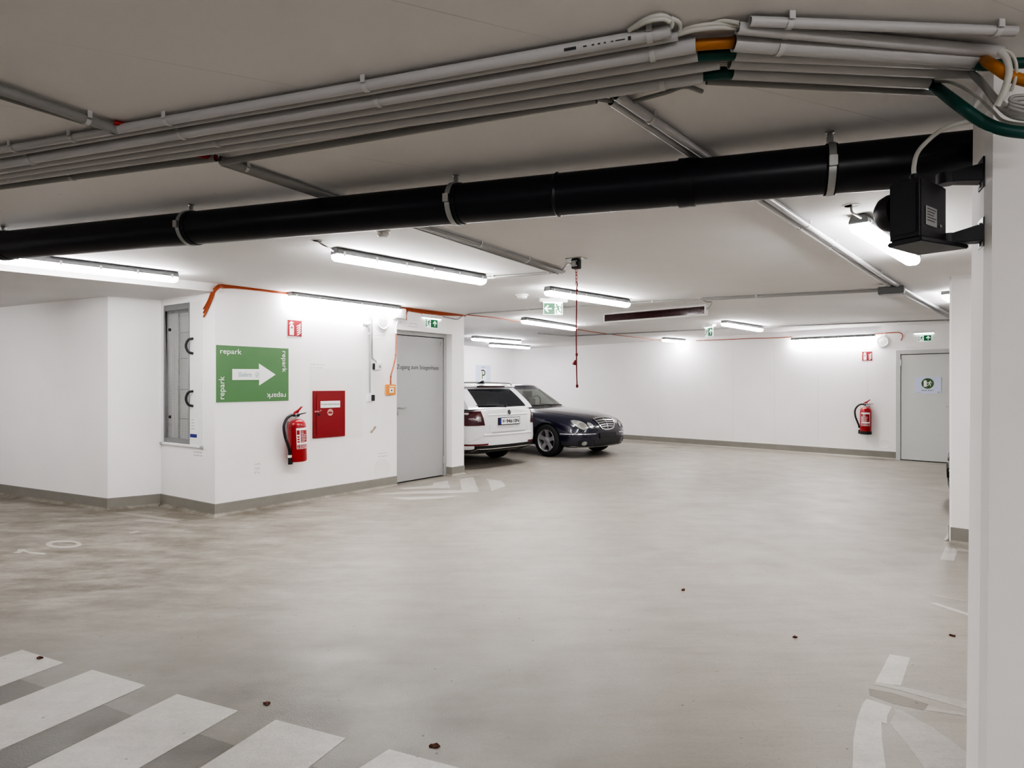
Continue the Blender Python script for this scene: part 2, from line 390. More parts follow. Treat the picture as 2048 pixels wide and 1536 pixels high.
# unseen sides of the hall behind and beside the camera
WBe = WB.w(WB.L,0,0)
WX = Wall((WBe.x,WBe.y),(13.5,-5.2)); mb = MB(); mb.box(0,WX.L,0,.2,0,TOP); struct(WX.obj(mb,'wall_right_side',M['wall']))
WY = Wall((13.5,-5.2),(-9.5,-5.2)); mb = MB(); mb.box(0,WY.L,0,.2,0,TOP); struct(WY.obj(mb,'wall_rear',M['wall']))
WZ = Wall((-9.5,-5.2),(P4.x,P4.y)); mb = MB(); mb.box(0,WZ.L,0,.2,0,TOP); struct(WZ.obj(mb,'wall_left_side',M['wall']))

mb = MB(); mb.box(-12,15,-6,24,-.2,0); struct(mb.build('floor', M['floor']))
mb = MB(); NX, NY = 54, 60; g = []
for j in range(NY+1):
    for i in range(NX+1):
        x = -12+27*i/NX; y = -6+30*j/NY; g.append((x,y,ceilz(x,y)))
mb.add(g, [(j*(NX+1)+i,(j+1)*(NX+1)+i,(j+1)*(NX+1)+i+1,j*(NX+1)+i+1) for j in range(NY) for i in range(NX)])
struct(mb.build('ceiling', M['ceiling'], smooth=60))
mb = MB(); mb.box(-12,15,-6,24,2.82,2.9); struct(mb.build('ceiling_slab', M['ceiling'])).name = 'ceiling.001'
# lowered slab over the left corner; its edge runs past the stair wall corner
zd = 2.453; e0 = onz(421,583,zd); e1 = onz(0,541,zd); ed = (e1-e0).normalized()
q0 = WG.w(WG.L-.0,0.05,0); eA = e0-ed*.12
mb = MB(); far = e0+ed*9
mb.prismz([(eA.x,eA.y),(far.x,far.y),(-12,far.y),(-12,12),(P0.x-1.5,P0.y+3),(P0.x+.1,P0.y+.3)], zd, 2.7)
struct(mb.build('ceiling_drop', M['ceiling'])).name = 'ceiling.002'

# skirtings with a floor cove
def skirting(W, s0, s1, name, h=.142, m0=0, m1=0):
    mb = MB(); n = 8
    for k in range(1):
        prof = [(0,0),(-.007,0),(-.007,h-.003),(-.004,h),(0,h)]
        vs = [(s0+m0*y,y,z) for y,z in prof]+[(s1-m1*y,y,z) for y,z in prof]; m = len(prof)
        mb.add(vs, [tuple(range(m)), tuple(range(2*m-1,m-1,-1))]+[(i,m+i,m+(i+1)%m,(i+1)%m) for i in range(m)])
    struct(W.obj(mb, name, M['skirt']))
    mb = MB(); prof = [(-.006,0),(-.052,.0005),(-.030,.006),(-.014,.018),(-.006,.034)]; m = len(prof)
    vs = [(s0+m0*y,y,z) for y,z in prof]+[(s1-m1*y,y,z) for y,z in prof]
    mb.add(vs, [tuple(range(m)), tuple(range(2*m-1,m-1,-1))]+[(i,m+i,m+(i+1)%m,(i+1)%m) for i in range(m)])
    struct(W.obj(mb, 'trim_1', M['floor']))
skirting(WA, 0, sA0, 'baseboard_stair', m0=1); skirting(WA, sA1, A_L, 'baseboard_stair', m0=1, m1=1)
skirting(WG, 0, WG.L, 'baseboard_gate', m0=-1, m1=1); skirting(WH, 0, WH.L, 'baseboard_front_left', m0=1, m1=-1); skirting(WL, 0, WL.L, 'baseboard_left', m1=1)
skirting(WB, 0, sB0, 'baseboard_back', .15); skirting(WC, 0, WC.L, 'baseboard_bay'); skirting(WR, .0, WR.L, 'baseboard_bay_side')
# reveal of the stair door
WV = Wall((WA.w(sA1,.12,0).x, WA.w(sA1,.12,0).y), (WA.w(sA1,0,0).x, WA.w(sA1,0,0).y))
skirting(WV, 0, WV.L, 'baseboard_reveal', m1=1)

# board joints of the far back wall
for px in (1162,1316,1466,1549,1636,1735):
    a_,z_ = WB.hit(px,800); mb = MB(); mb.box(a_-.004,a_+.004,-.0008,0,.16,ceilz(WB.w(a_,0,0).x,WB.w(a_,0,0).y)-.25); struct(WB.obj(mb,'trim_2',M['joint']))
# ---- columns
def column(name, pts, lean=0.0, ch=.0):
    z1 = 2.66; bm = MB(); n = len(pts)
    a = sum(pts[i][0]*pts[(i+1)%n][1]-pts[(i+1)%n][0]*pts[i][1] for i in range(n))
    if a < 0: pts = pts[::-1]
    vs = [(x-lean*(z1-0)/2.66,y,0) for x,y in pts]+[(x,y,z1) for x,y in pts]
    bm.add(vs, [tuple(range(n-1,-1,-1)), tuple(range(n,2*n))]+[(i,(i+1)%n,n+(i+1)%n,n+i) for i in range(n)])
    return struct(bm.build(name, M['wall'], smooth=20))
cF = atY(1948,240,2.15); cN = atY(1972,240,2.0); cM = atY(1989,240,1.965); fr = V((.93,-.37)).normalized()
cR = V((cM.x,cM.y))+fr*.5; cB = V((cF.x,cF.y))+fr*.62+V((.1,.2))
column('wall_right', [(cF.x,cF.y),(cN.x,cN.y),(cM.x,cM.y),(cR.x,cR.y),(cB.x,cB.y)], lean=.028)
k0 = flo(1903,1087); k1 = flo(1898.6,1084)
uB = WB.u; uAp = UA
c0 = V((k0.x,k0.y)); c1 = c0+uB*.9; c2 = c1+uAp*.5; c3 = V((k1.x,k1.y))+uAp*.02; c3b = c3+uAp*.45+uB*.05
column('wall_right_far', [tuple(c0),tuple(c1),tuple(c2),tuple(c3b),tuple(c3)])
WK = Wall(c0, c1); skirting(WK, -.0, .9, 'baseboard_column', .15, m0=1)
WK2 = Wall(c3+uAp*.4+uB*.03, c3); skirting(WK2, 0, WK2.L, 'baseboard_column', .15)

# ------------------------------------------------------------------ doors
def door(W, s0, s1, z1, dep, name, fw, hs, label_frame=None):
    t = thing(name, '', 'door', W.w(s0,dep,0), W.rz); del t['label']; del t['category']; t['kind'] = 'structure'
    w = s1-s0; fr = MB(); fr.box(0,fw,-.01,.06,0,z1); fr.box(w-fw,w,-.01,.06,0,z1); fr.box(fw,w-fw,-.01,.06,z1-fw,z1)
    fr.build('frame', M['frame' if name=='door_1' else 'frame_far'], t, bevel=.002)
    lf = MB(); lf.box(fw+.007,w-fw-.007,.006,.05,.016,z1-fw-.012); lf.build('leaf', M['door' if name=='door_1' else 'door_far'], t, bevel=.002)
    gp = MB(); gp.box(fw,w-fw,.040,.058,.0,z1-fw); gp.build('shadow_gap', M['black'], t)
    return t, w
tA, wA = door(WA, sA0-.03, sA1+.0, zA1+.0, .13, 'door_1', .055, 1)
def onA(px,py,y): a, z = WA.hit(px,py,y); return a-(sA0-.03), z
# lever handle, rosettes, lettering
hx, hz = onA(796,816,.13); h = MB(); h.lathe_axis((hx,-.004,hz),(0,1,0),[(.026,0),(.026,.008)],20); h.tube([(hx,0,hz),(hx,-.05,hz)],.009,10); h.tube([(hx,-.05,hz),(hx+.03,-.053,hz),(hx+.125,-.05,hz+.002)],.009,10)
h.build('handle', M['steel'], tA)
kz = onA(796,828,.13)[1]; h = MB(); h.lathe_axis((hx,-.004,kz),(0,1,0),[(.024,0),(.024,.008)],20); h.build('lock_rosette', M['steel'], tA)
x0, z0 = onA(794,734,.13); x1, _ = onA(877.5,735,.13); text('Zugang zum Stiegenhaus', 'lettering', M['ink'], tA, (x0+x1)/2, z0-.005, w=x1-x0, y=.0045, depth=.0004, bold=0)
hw = MB(); hw.box(wA-.12,wA-.085,-.002,.02,zA1-.17,zA1-.125); hw.build('hinge', M['steel'], tA)
hw = MB(); hw.tube([(wA-.058,-.004,.2),(wA-.058,-.004,.32)],.009,10); hw.build('hinge', M['steel'], tA)
tB, wB = door(WB, sB0, sB1, zB1, -.0, 'door_2', .075, 1)
a, z = WB.hit(1893,813); hx = sB1-sB0-.14; hz = z
h = MB(); h.lathe_axis((hx,-.004,hz),(0,1,0),[(.026,0),(.026,.008)],20); h.tube([(hx,0,hz),(hx,-.05,hz)],.010,10); h.tube([(hx,-.05,hz),(hx-.03,-.053,hz),(hx-.125,-.05,hz)],.010,10); h.build('handle', M['steel'], tB)
h = MB(); h.lathe_axis((hx,-.004,hz-.09),(0,1,0),[(.024,0),(.024,.008)],20); h.build('lock_rosette', M['steel'], tB)
h = MB(); h.tube([(.082,-.012,1.8),(.082,-.012,1.92)],.009,10); h.build('hinge', M['steel'], tB)

# ------------------------------------------------------------------ wire gate in the niche
t = WG.thing('mesh_gate', 'grey wire mesh gate set in the niche of the white corner wall', 'gate', g0, gz0)
sm = WG.hit(380,740)[0]-g0; H = gz1-gz0; W_ = sm
fr = MB(); fw = .035; fr.box(0,fw,0,.04,0,H); fr.box(W_-fw,W_,0,.04,0,H); fr.box(fw,W_-fw,0,.04,0,fw*1.5); fr.box(fw,W_-fw,0,.04,H-fw*2,H); fr.build('frame', M['gateframe'], t, bevel=.003)
wm = MB(); n = 24
for k in range(1,n): x = fw+(W_-2*fw)*k/n; wm.box(x-.0011,x+.0011,.014,.0165,fw,H-fw)
nz = int((H-2*fw)/((W_-2*fw)/n))
for k in range(1,nz): z = fw+(H-2*fw)*k/nz; wm.box(fw,W_-fw,.0165,.019,z-.0011,z+.0011)
wm.build('wire_mesh', M['zinc'], t)
pb = MB(); pb.box(W_*.45,W_*.45+.016,.03,.05,.05,H-.09)
for z in (.28,.62,.98,1.28,H-.11): pb.box(W_*.45,W_-fw,.03,.045,z*H/1.62 if z<1.5 else z, (z*H/1.62 if z<1.5 else z)+.010)
pb.build('stiffener', M['zinc'], t)
for z in (.30,H*.82):
    k = MB(); k.lathe_axis((W_*.22,-.004,z*1.0),(0,1,0),[(.014,0),(.018,.006),(.018,.02)],16); k.build('lock', M['black'], t)
# white panel with two bow handles beside the mesh
p0 = sm; p1 = g1-g0
t = WG.thing('access_panel', 'white steel panel with two black bow handles beside the mesh gate', 'panel', g0+p0, gz0)
pw = p1-p0; pm = MB(); pm.box(.004,pw-.004,-.006,.03,.0,H); pm.build('panel', M['whitep'], t, bevel=.003)
for py in (692,797):
    a, z = WG.hit(386,py); a -= g0+p0; z -= gz0
    pts = [(a+.015,-.004,z+.085),(a-.012,-.04,z+.072),(a-.03,-.058,z+.03),(a-.032,-.06,z-.02),(a-.016,-.042,z-.068),(a+.015,-.004,z-.085)]
    k = MB(); k.tube(spline(pts,6),.0135,12); k.build('handle', M['black'], t)
a0,a1,b0,b1 = WG.rect(383,397,836,878); st = MB(); st.box(a0-g0-p0,a1-g0-p0,-.0072,-.006,b0-gz0,b1-gz0); so = st.build('sticker', M['white'], t); so['label'] = 'white instruction sticker with a blue bar'
a0,a1,b0,b1 = WG.rect(381.5,395,868,875); st = MB(); st.box(a0-g0-p0,a1-g0-p0,-.008,-.0072,b0-gz0,b1-gz0); st.build('blue_bar', M['blue'], so)
for yy in (839,845,851,857):
    a0,a1,b0,b1 = WG.rect(384,392-(yy%3),yy,yy+1.2); st = MB(); st.box(a0-g0-p0,a1-g0-p0,-.008,-.0072,b0-gz0,b1-gz0); st.build('text_line', M['inklight'], so)
# rail under the niche
a0 = WG.hit(324,886)[0]; a1 = WG.hit(406,893)[0]; zr = WG.hit(365,889)[1]
t = WG.thing('bottom_rail', 'thin white rail with grey ends below the mesh gate', 'rail', a0, zr)
r = MB(); r.box(.0,a1-a0,-.022,0,-.015,.0); r.build('rail', M['whitep'], t)
for x in (-.005,a1-a0-.025): r = MB(); r.box(x,x+.03,-.028,0,-.022,.006); r.build('end_cap', M['zinc'], t, bevel=.002)
# ------------------------------------------------------------------ signs and fittings on the walls
def stroke(mb, pts, w, y0, y1):
    for (x0,z0),(x1,z1) in zip(pts[:-1],pts[1:]):
        d = V((x1-x0,z1-z0)); L = d.length
        if L < 1e-6: continue
        d /= L; nx, nz = -d.y*w/2, d.x*w/2; ex, ez = d.x*w*.25, d.y*w*.25
        mb.prism([(x0-ex+nx,z0-ez+nz),(x0-ex-nx,z0-ez-nz),(x1+ex-nx,z1+ez-nz),(x1+ex+nx,z1+ez+nz)], y0, y1)
def man(mb, x, z, s, y0, y1, flip=1):
    f = lambda a, b: (x+flip*a*s, z+b*s)
    c = f(.12,.36); mb.disc(c[0], c[1], .085*s, y0, y1, 14)
    stroke(mb, [f(.04,.24),f(-.06,-.04)], .17*s, y0, y1)
    stroke(mb, [f(.06,.24),f(.22,.10),f(.36,.16)], .075*s, y0, y1)
    stroke(mb, [f(.0,.24),f(-.22,.20),f(-.30,.04)], .075*s, y0, y1)
    stroke(mb, [f(-.04,-.04),f(.16,-.14),f(.12,-.42)], .09*s, y0, y1)
    stroke(mb, [f(-.06,-.04),f(-.12,-.24),f(-.36,-.34)], .09*s, y0, y1)
def arrow(mb, x, z, s, ang, y0, y1):
    ca, sa = math.cos(ang), math.sin(ang); R = lambda a, b: (x+s*(a*ca-b*sa), z+s*(a*sa+b*ca))
    stroke(mb, [R(-.36,0),R(.28,0)], .15*s, y0, y1)
    stroke(mb, [R(.02,.34),R(.36,0),R(.02,-.34)], .17*s, y0, y1)
def exit_panel(t, w, h, arrow_ang, man_side, both=False):
    # panel centred on local origin, facing -y: green board, white half with the figure, white arrow
    b = MB(); b.box(-w/2,w/2,-.004,.004,-h/2,h/2); b.build('panel', M['exitw'], t)
    g = MB(); e = h*.05; g.box(-w/2+e,w/2-e,-.0055,-.004,-h/2+e,h/2-e); g.build('green_field', M['exit'], t)
    mw = MB(); cx = man_side*w/4; mw.box(cx-w*.17,cx+w*.17,-.0066,-.0055,-h/2+e*1.3,h/2-e*1.3); f = mw.build('doorway', M['exitw'], t)
    mm = MB(); man(mm, cx, 0, h*.88, -.0078, -.0066, 1 if arrow_ang != PI else -1); mm.build('running_figure', M['exit'], f)
    am = MB(); arrow(am, -cx, 0, h*.72, arrow_ang, -.0068, -.0055); am.build('arrow', M['exitw'], t)
    if both:
        g = MB(); g.box(-w/2+e,w/2-e,.004,.0055,-h/2+e,h/2-e); g.build('green_field', M['exit'], t)

# green direction board
a0,z1 = WA.hit(432,690.5); a1,_ = WA.hit(576.6,698); z0 = WA.hit(433,806.5)[1]; z1b = WA.hit(576.6,696.5)[1]; z0b = WA.hit(576.6,800)[1]
z0 = (z0+z0b)/2; z1 = (z1+z1b)/2
t = WA.thing('direction_sign', 'large green board with white right arrow on the stair wall', 'sign', (a0+a1)/2, (z0+z1)/2)
ox, oz = (a0+a1)/2, (z0+z1)/2; w, h = a1-a0, z1-z0
b = MB(); b.box(-w/2,w/2,-.006,0,-h/2,h/2); b.build('board', M['green'], t)
def LA(px,py): a,z = WA.hit(px,py); return a-ox, z-oz
ar = MB(); ar.prism([LA(464,738),LA(517.5,738.3),LA(517.2,727),LA(550.4,749.3),LA(517.6,771),LA(517.6,759.6),LA(464,759.9)], -.0072, -.006); af = ar.build('arrow', M['white'], t)
x0,zt = LA(440,703); x1,_ = LA(482.5,703); text('repark','lettering',M['white'],t,(x0+x1)/2,LA(461,704.5)[1],w=x1-x0,h=LA(461,697)[1]-LA(461,710.5)[1],y=-.0066)
zc = LA(567,723.5)[1]; ln = LA(567,702.8)[1]-LA(567,744.5)[1]; text('repark','lettering',M['white'],t,LA(567,720)[0],zc,w=ln,h=(x1-x0)*.3,y=-.0066,rot=-PI/2)
x0,_ = LA(533,791); x1,_ = LA(571,791); text('repark','lettering',M['white'],t,(x0+x1)/2,LA(552,790.5)[1],w=x1-x0,h=ln*.32,y=-.0066,rot=PI)
zc = LA(444.5,775.5)[1]; ln = LA(444.5,752.7)[1]-LA(444.5,798.5)[1]; text('repark','lettering',M['white'],t,LA(444.5,775)[0],zc,w=ln,h=ln*.32,y=-.0066,rot=PI/2)
x0,_ = LA(476,749); x1,_ = LA(502.5,749); text('SStelberte','handwriting',M['pen'],af,(x0+x1)/2,LA(489,749)[1],w=x1-x0,h=.05,y=-.0074,shear=.2)
hb = MB(); x, z = LA(514,749); q = .022
stroke(hb,[(x-q,z-.03),(x+q*.9,z-.03)],.005,-.0078,-.0072); stroke(hb,[(x-q*.6,z+.028),(x-q*.9,z-.012),(x-.002,z-.016),(x+q*.2,z+.01)],.005,-.0078,-.0072); stroke(hb,[(x+q*.2,z+.028),(x+q*.9,z+.01),(x+q*.7,z-.016)],.005,-.0078,-.0072)
hb.build('handwriting', M['pen'], af)

def fire_sign(W, x0,x1,yt,yb, label):
    a0,a1,z0,z1 = W.rect(x0,x1,yt,yb); s = ((a1-a0)+(z1-z0))/2
    t = W.thing('fire_sign', label, 'sign', (a0+a1)/2, (z0+z1)/2, group='red fire extinguisher signs')
    b = MB(); b.box(-s/2,s/2,-.004,0,-s/2,s/2); b.build('border', M['white'], t)
    b = MB(); b.box(-s*.47,s*.47,-.0048,-.004,-s*.47,s*.47); b.build('board', M['redsign'], t)
    e = MB(); y0,y1 = -.0058,-.0048
    e.prism([(x*s,z*s) for x,z in [(-.34,-.40),(-.06,-.40),(-.06,.12),(-.10,.20),(-.16,.24),(-.16,.30),(-.06,.30),(-.06,.34),(-.16,.37),(-.22,.42),(-.28,.36),(-.36,.28),(-.36,.20),(-.30,.26),(-.25,.25),(-.26,.22),(-.31,.18),(-.34,.12)]], y0,y1)
    e.build('extinguisher_symbol', M['white'], t)
    e = MB(); e.box(-.25*s,-.14*s,y0-.0008,y0,-.02*s,.09*s); e.build('symbol_window', M['redsign'], t)
    e = MB()
    for k in range(5): z = (.20-.13*k)*s; stroke(e,[(.14*s+.02*s*k*.3,z-.06*s),(.26*s,z-.02*s),(.38*s,z+.10*s-(.03*s if k==0 else 0))],.055*s,y0,y1)
    e.build('flame_symbol', M['white'], t)
fire_sign(WA, 574,603.7,639.5,674, 'red fire extinguisher sign above the right end of the green board')
fire_sign(WB, 1723.7,1745.3,702.5,722, 'red fire extinguisher sign on the far back wall')

# fire extinguishers
def extinguisher(W, px, yt, yb, r, label, tilt, base):
    off = r+.025; a, zt = W.hit(px,yt,-off); _, zb = W.hit(px,yb,-off); H = zt-zb     # cylinder shoulder to foot
    t = W.thing('fire_extinguisher', label, 'fire extinguisher', a, zb, -off, 'wall hung fire extinguishers')
    t.rotation_euler = (0, tilt, W.rz)
    b = MB(); z0 = .0
    b.lathe_axis((0,0,0),(0,0,1),[(r*.55,.012),(r*.6,0),(r*.93,0),(r,.018),(r,H-.09),(r*.95,H-.055),(r*.78,H-.022),(r*.45,H-.004),(r*.2,H)],32)
    b.build('cylinder', M['red'], t)
    if base:
        b = MB(); b.lathe_axis((0,0,-.004),(0,0,1),[(r*.9,0),(r*1.04,0),(r*1.04,.06),(r,.062)],32); b.build('base_ring', M['black'], t)
    n = MB(); n.lathe_axis((0,0,H-.002),(0,0,1),[(.026,0),(.026,.016),(.02,.02),(.02,.045),(.028,.05),(.028,.075)],20); n.build('valve', M['steel'], t)
    g = MB(); g.lathe_axis((0,-.024,H+.045),(0,-1,0),[(.016,0),(.016,.02)],16); g.build('gauge', M['black'], t)
    k = MB(); z = H+.075
    k.prism([(-.05,z-.02),(-.03,z+.012),(.02,z+.036),(.07,z+.072),(.085,z+.072),(.075,z+.058),(.035,z+.022),(.02,z-.005),(.02,z-.02)],-.014,.014); k.build('handle', M['red'], t, bevel=.003)
    k = MB(); k.prism([(.0,z-.018),(.13,z-.006),(.132,z-.013),(.0,z-.034)],-.011,.011); k.build('carry_lever', M['black'], t)
    hs = MB(); pts = [(-.02,0,z-.03),(-.08,-.01,z-.022),(-.145,-.02,z-.06),(-.19,-.03,z-.14),(-.185,-.035,z-.25),(-.15,-.03,z-.36),(-.125,-.02,z-.43),(-.115,-.01,z-.50)]
    pts = [(x*r/.105,y,z_) for x,y,z_ in pts]
    hs.tube(spline(pts,8),.016,12); hs.build('hose', M['black'], t)
    q = pts[-1]; nz = MB(); nz.tube([q,(q[0]+.004,q[1],q[2]-.05),(q[0]+.006,q[1],q[2]-.10)],.020,12,r1=.028); nz.build('nozzle', M['black'], t)
    cl = MB(); cl.tube([(q[0],q[1],q[2]+.01),(q[0]+.002,q[1],q[2]-.02)],.024,12); cl.build('hose_ring', M['whitep'], t)
    lb = MB(); m = 14; a0_,a1_ = math.radians(-128),math.radians(-34); vs=[]
    zl0,zl1 = H*.31,H*.80
    for i in range(m+1):
        an = a0_+(a1_-a0_)*i/m; vs += [((r+.0012)*math.cos(an),(r+.0012)*math.sin(an),zl0),((r+.0012)*math.cos(an),(r+.0012)*math.sin(an),zl1)]
    lb.add(vs,[(2*i,2*i+2,2*i+3,2*i+1) for i in range(m)]); lab = lb.build('label', M['white'], t); lab['label'] = 'white printed instruction label'
    rr = random.Random(3)
    def band(u0,u1,v0,v1,mt,nm):
        q = MB(); vs=[]; R = r+.0022
        for i in range(7):
            an = a0_+(a1_-a0_)*(u0+(u1-u0)*i/6); vs += [(R*math.cos(an),R*math.sin(an),zl0+(zl1-zl0)*v0),(R*math.cos(an),R*math.sin(an),zl0+(zl1-zl0)*v1)]
        q.add(vs,[(2*i,2*i+2,2*i+3,2*i+1) for i in range(6)]); q.build(nm,mt,lab)
    band(.03,.97,.02,.20,M['red'],'red_band'); band(.03,.22,.68,.90,M['red'],'red_block'); band(.28,.95,.30,.88,M['red'],'red_panel')
    for i in range(7): v = .34+.075*i; band(.32,.5+rr.random()*.4,v,v+.028,M['white'],'print_line')
    for i in range(3): v = .05+.05*i; band(.08,.9,v,v+.018,M['white'],'print_line')
    for i in range(3): band(.06,.2,.30+.12*i,.38+.12*i,M['red'],'pictogram')
    br = MB(); br.box(-.03,.03,r*.9,off,H*.86,H*.95); br.box(-.05,.05,off-.006,off,H*.70,H*1.05); br.build('wall_bracket', M['zinc'], t)
    return t
extinguisher(WA, 596, 838, 922, .105, 'red fire extinguisher hanging below the green arrow board', math.radians(-2.2), False)
extinguisher(WB, 1731.5, 814, 868, .100, 'red fire extinguisher with black foot hanging on the far back wall', 0, True)

# plaster patch round the hose cabinet and the round core patch low on the wall
a0,a1,z0,z1 = WA.rect(620,725,738,879); mb = MB(); mb.box(a0,a1,-.0025,0,z0,z1); o = WA.obj(mb,'plaster_patch',M['patch'],bevel=.001); tag(o,'faint rectangular plaster patch around the red cabinet','wall patch')
a, z = WA.hit(764,936); mb = MB(); mb.lathe_axis((a,0,z),(0,-1,0),[(.135,0),(.135,.003),(.128,.0045),(.122,.003),(0,.003)],40); o = WA.obj(mb,'round_patch',M['patch']); tag(o,'round plastered patch low on the stair wall left of the door','wall patch')
a, z = WB.hit(1768,888); mb = MB(); mb.lathe_axis((a,0,z),(0,-1,0),[(.10,0),(.10,.003),(.094,.0045),(.088,.003),(0,.003)],40); o = WB.obj(mb,'round_patch',M['patch']); tag(o,'faint round patch low on the far back wall','wall patch')
a, z = WA.hit(746,859); mb = MB()
mb.prism([(a-.05,z-.045),(a-.02,z-.05),(a+.015,z-.015),(a+.055,z+.02),(a+.05,z+.045),(a+.02,z+.04),(a-.01,z-.005),(a-.045,z-.02)],-.002,0); o = WA.obj(mb,'plaster_chip',M['tan']); tag(o,'small brown chip in the white plaster right of the red cabinet','wall damage')
# red hose cabinet
a0,a1,z0,z1 = WA.rect(627.5,690.5,781.5,874.5,-.03); ox,oz = (a0+a1)/2,(z0+z1)/2; w,h = a1-a0,z1-z0
t = WA.thing('hose_cabinet', 'red steel fire hose cabinet on the white stair wall', 'cabinet', ox, oz)
b = MB(); b.box(-w/2,w/2,-.03,0,-h/2,h/2); b.build('body', M['redcab'], t, bevel=.003)
d = MB(); e = .035; d.box(-w/2+e,w/2-e,-.034,-.03,-h/2+e,h/2-e); dd = d.build('door', M['redcab'], t, bevel=.002)
def LC(px,py): a,z = WA.hit(px,py,-.034); return a-ox,z-oz
xa,za = LC(641,801.5); xb,_ = LC(680,801); zb = LC(660,815.3)[1]; za = LC(660,801.8)[1]
p = MB(); p.box(xa,xb,-.0352,-.034,zb,za); pl = p.build('name_plate', M['white'], dd); pl['label'] = 'white plate with dark lettering'
text('Erstlöscheinrichtung','lettering',M['ink'],dd,(xa+xb)/2,(za+zb)/2,w=(xb-xa)*.92,h=(za-zb)*.32,y=-.0354)
cx,cz = LC(660.5,824.6); rr = .043; p = MB(); p.disc(cx,cz,rr,-.0352,-.034); p.build('round_sticker', M['whitem'] if 0 else mat('sticker rose', (.62,.34,.32), .5, noise=.05), dd)
p = MB(); p.box(cx-rr*.7,cx+rr*.7,-.0358,-.0352,cz-rr*.35,cz+rr*.15); p.box(cx-rr*.6,cx+rr*.6,-.0358,-.0352,cz+rr*.3,cz+rr*.4); p.build('sticker_print', M['redcab'], dd)
kx,kz = LC(634,823.5); p = MB(); p.box(kx-.035,kx+.03,-.042,-.034,kz-.006,kz+.012); p.box(kx+.045,kx+.06,-.037,-.034,kz+.004,kz+.024); p.build('seal', mat('seal rose',(.5,.2,.2),.5,noise=.05), dd)
kx,kz = LC(638,829); p = MB(); p.lathe_axis((kx,-.034,kz),(0,-1,0),[(.016,0),(.016,.006),(.008,.008)],16); p.build('lock', M['black'], dd)
# alarm call point, switch, socket
a0,a1,z0,z1 = WA.rect(773.5,791.5,769,790,-.04); ox,oz=(a0+a1)/2,(z0+z1)/2; w,h=a1-a0,z1-z0
t = WA.thing('alarm_button', 'orange fire alarm call point beside the grey door', 'alarm', ox, oz)
b = MB(); b.box(-w/2,w/2,-.045,0,-h/2,h/2); b.build('case', M['orangebox'], t, bevel=.006)
b = MB(); b.box(-w*.22,w*.24,-.047,-.045,-h*.28,h*.16); b.build('window', M['white'], t)
b = MB(); b.disc(0,-h*.06,w*.07,-.049,-.047,16); b.build('button', M['black'], t)
b = MB(); b.box(-w*.2,w*.36,-.046,-.045,h*.26,h*.36); b.build('label_strip', M['white'], t)
a0,a1,z0,z1 = WA.rect(735.5,749.5,788.5,803,-.03); ox,oz=(a0+a1)/2,(z0+z1)/2; w,h=a1-a0,z1-z0
t = WA.thing('light_switch', 'grey surface switch with dark rocker at the foot of the conduit', 'switch', ox, oz)
b = MB(); b.box(-w/2,w/2,-.035,0,-h/2,h/2); b.build('case', M['whitep'], t, bevel=.004)
b = MB(); b.box(-w*.02,w*.44,-.046,-.035,-h*.42,h*.42); b.build('rocker', M['blackbox'], t, bevel=.004)
a0,a1,z0,z1 = WA.rect(748,763,726.5,740,-.03); ox,oz=(a0+a1)/2,(z0+z1)/2; w,h=a1-a0,z1-z0
t = WA.thing('wall_socket', 'small white socket box with dark side at the end of a thin conduit', 'socket', ox, oz)
b = MB(); b.box(-w/2,w/2,-.05,0,-h/2,h/2); b.build('case', M['whitep'], t, bevel=.006)
b = MB(); b.box(-w*.5-.004,-w*.30,-.045,-.005,-h*.46,h*.46); b.build('hinged_lid', M['black'], t, bevel=.004)
b = MB(); b.lathe_axis((w*.16,-.05,0),(0,-1,0),[(.020,0),(.020,.004),(.013,.004),(.012,.001)],18); b.build('socket_face', M['zinc'], t)
# round louvre vents
def vent(W, px,py, r, label):
    a,z = W.hit(px,py); t = W.thing('air_vent', label, 'vent', a, z, group='round wall vents')
    p = MB(); p.lathe_axis((0,0,0),(0,-1,0),[(r*1.32,0),(r*1.3,.004),(r,.005)],40); p.build('wall_plate', M['whitep'], t)
    p = MB(); p.lathe_axis((0,0,0),(0,-1,0),[(r,.0),(r,.024),(r*.93,.03),(r*.84,.026),(r*.82,.012)],40); p.build('ring', M['whitep'], t)
    p = MB(); p.disc(0,0,r*.83,-.007,-.005); p.build('backing', M['blackbox'], t)
    for k in range(8):
        zz = (k-3.5)*r*.2; hw = math.sqrt(max(0,(r*.82)**2-zz**2)); q = MB()
        q.add([(-hw,-.012,zz+r*.012),(hw,-.012,zz+r*.012),(hw,-.022,zz-r*.012),(-hw,-.022,zz-r*.012),(-hw,-.012,zz+r*.05),(hw,-.012,zz+r*.05),(hw,-.022,zz+r*.026),(-hw,-.022,zz+r*.026)],
              [(0,1,2,3),(7,6,5,4),(0,4,5,1),(1,5,6,2),(2,6,7,3),(3,7,4,0)]); q.build('slat', M['whitep'], t)
vent(WA, 764.3,643.7, .105, 'round white louvre vent high on the stair wall')
vent(WB, 1765.5,683, .105, 'round white louvre vent high on the far back wall')
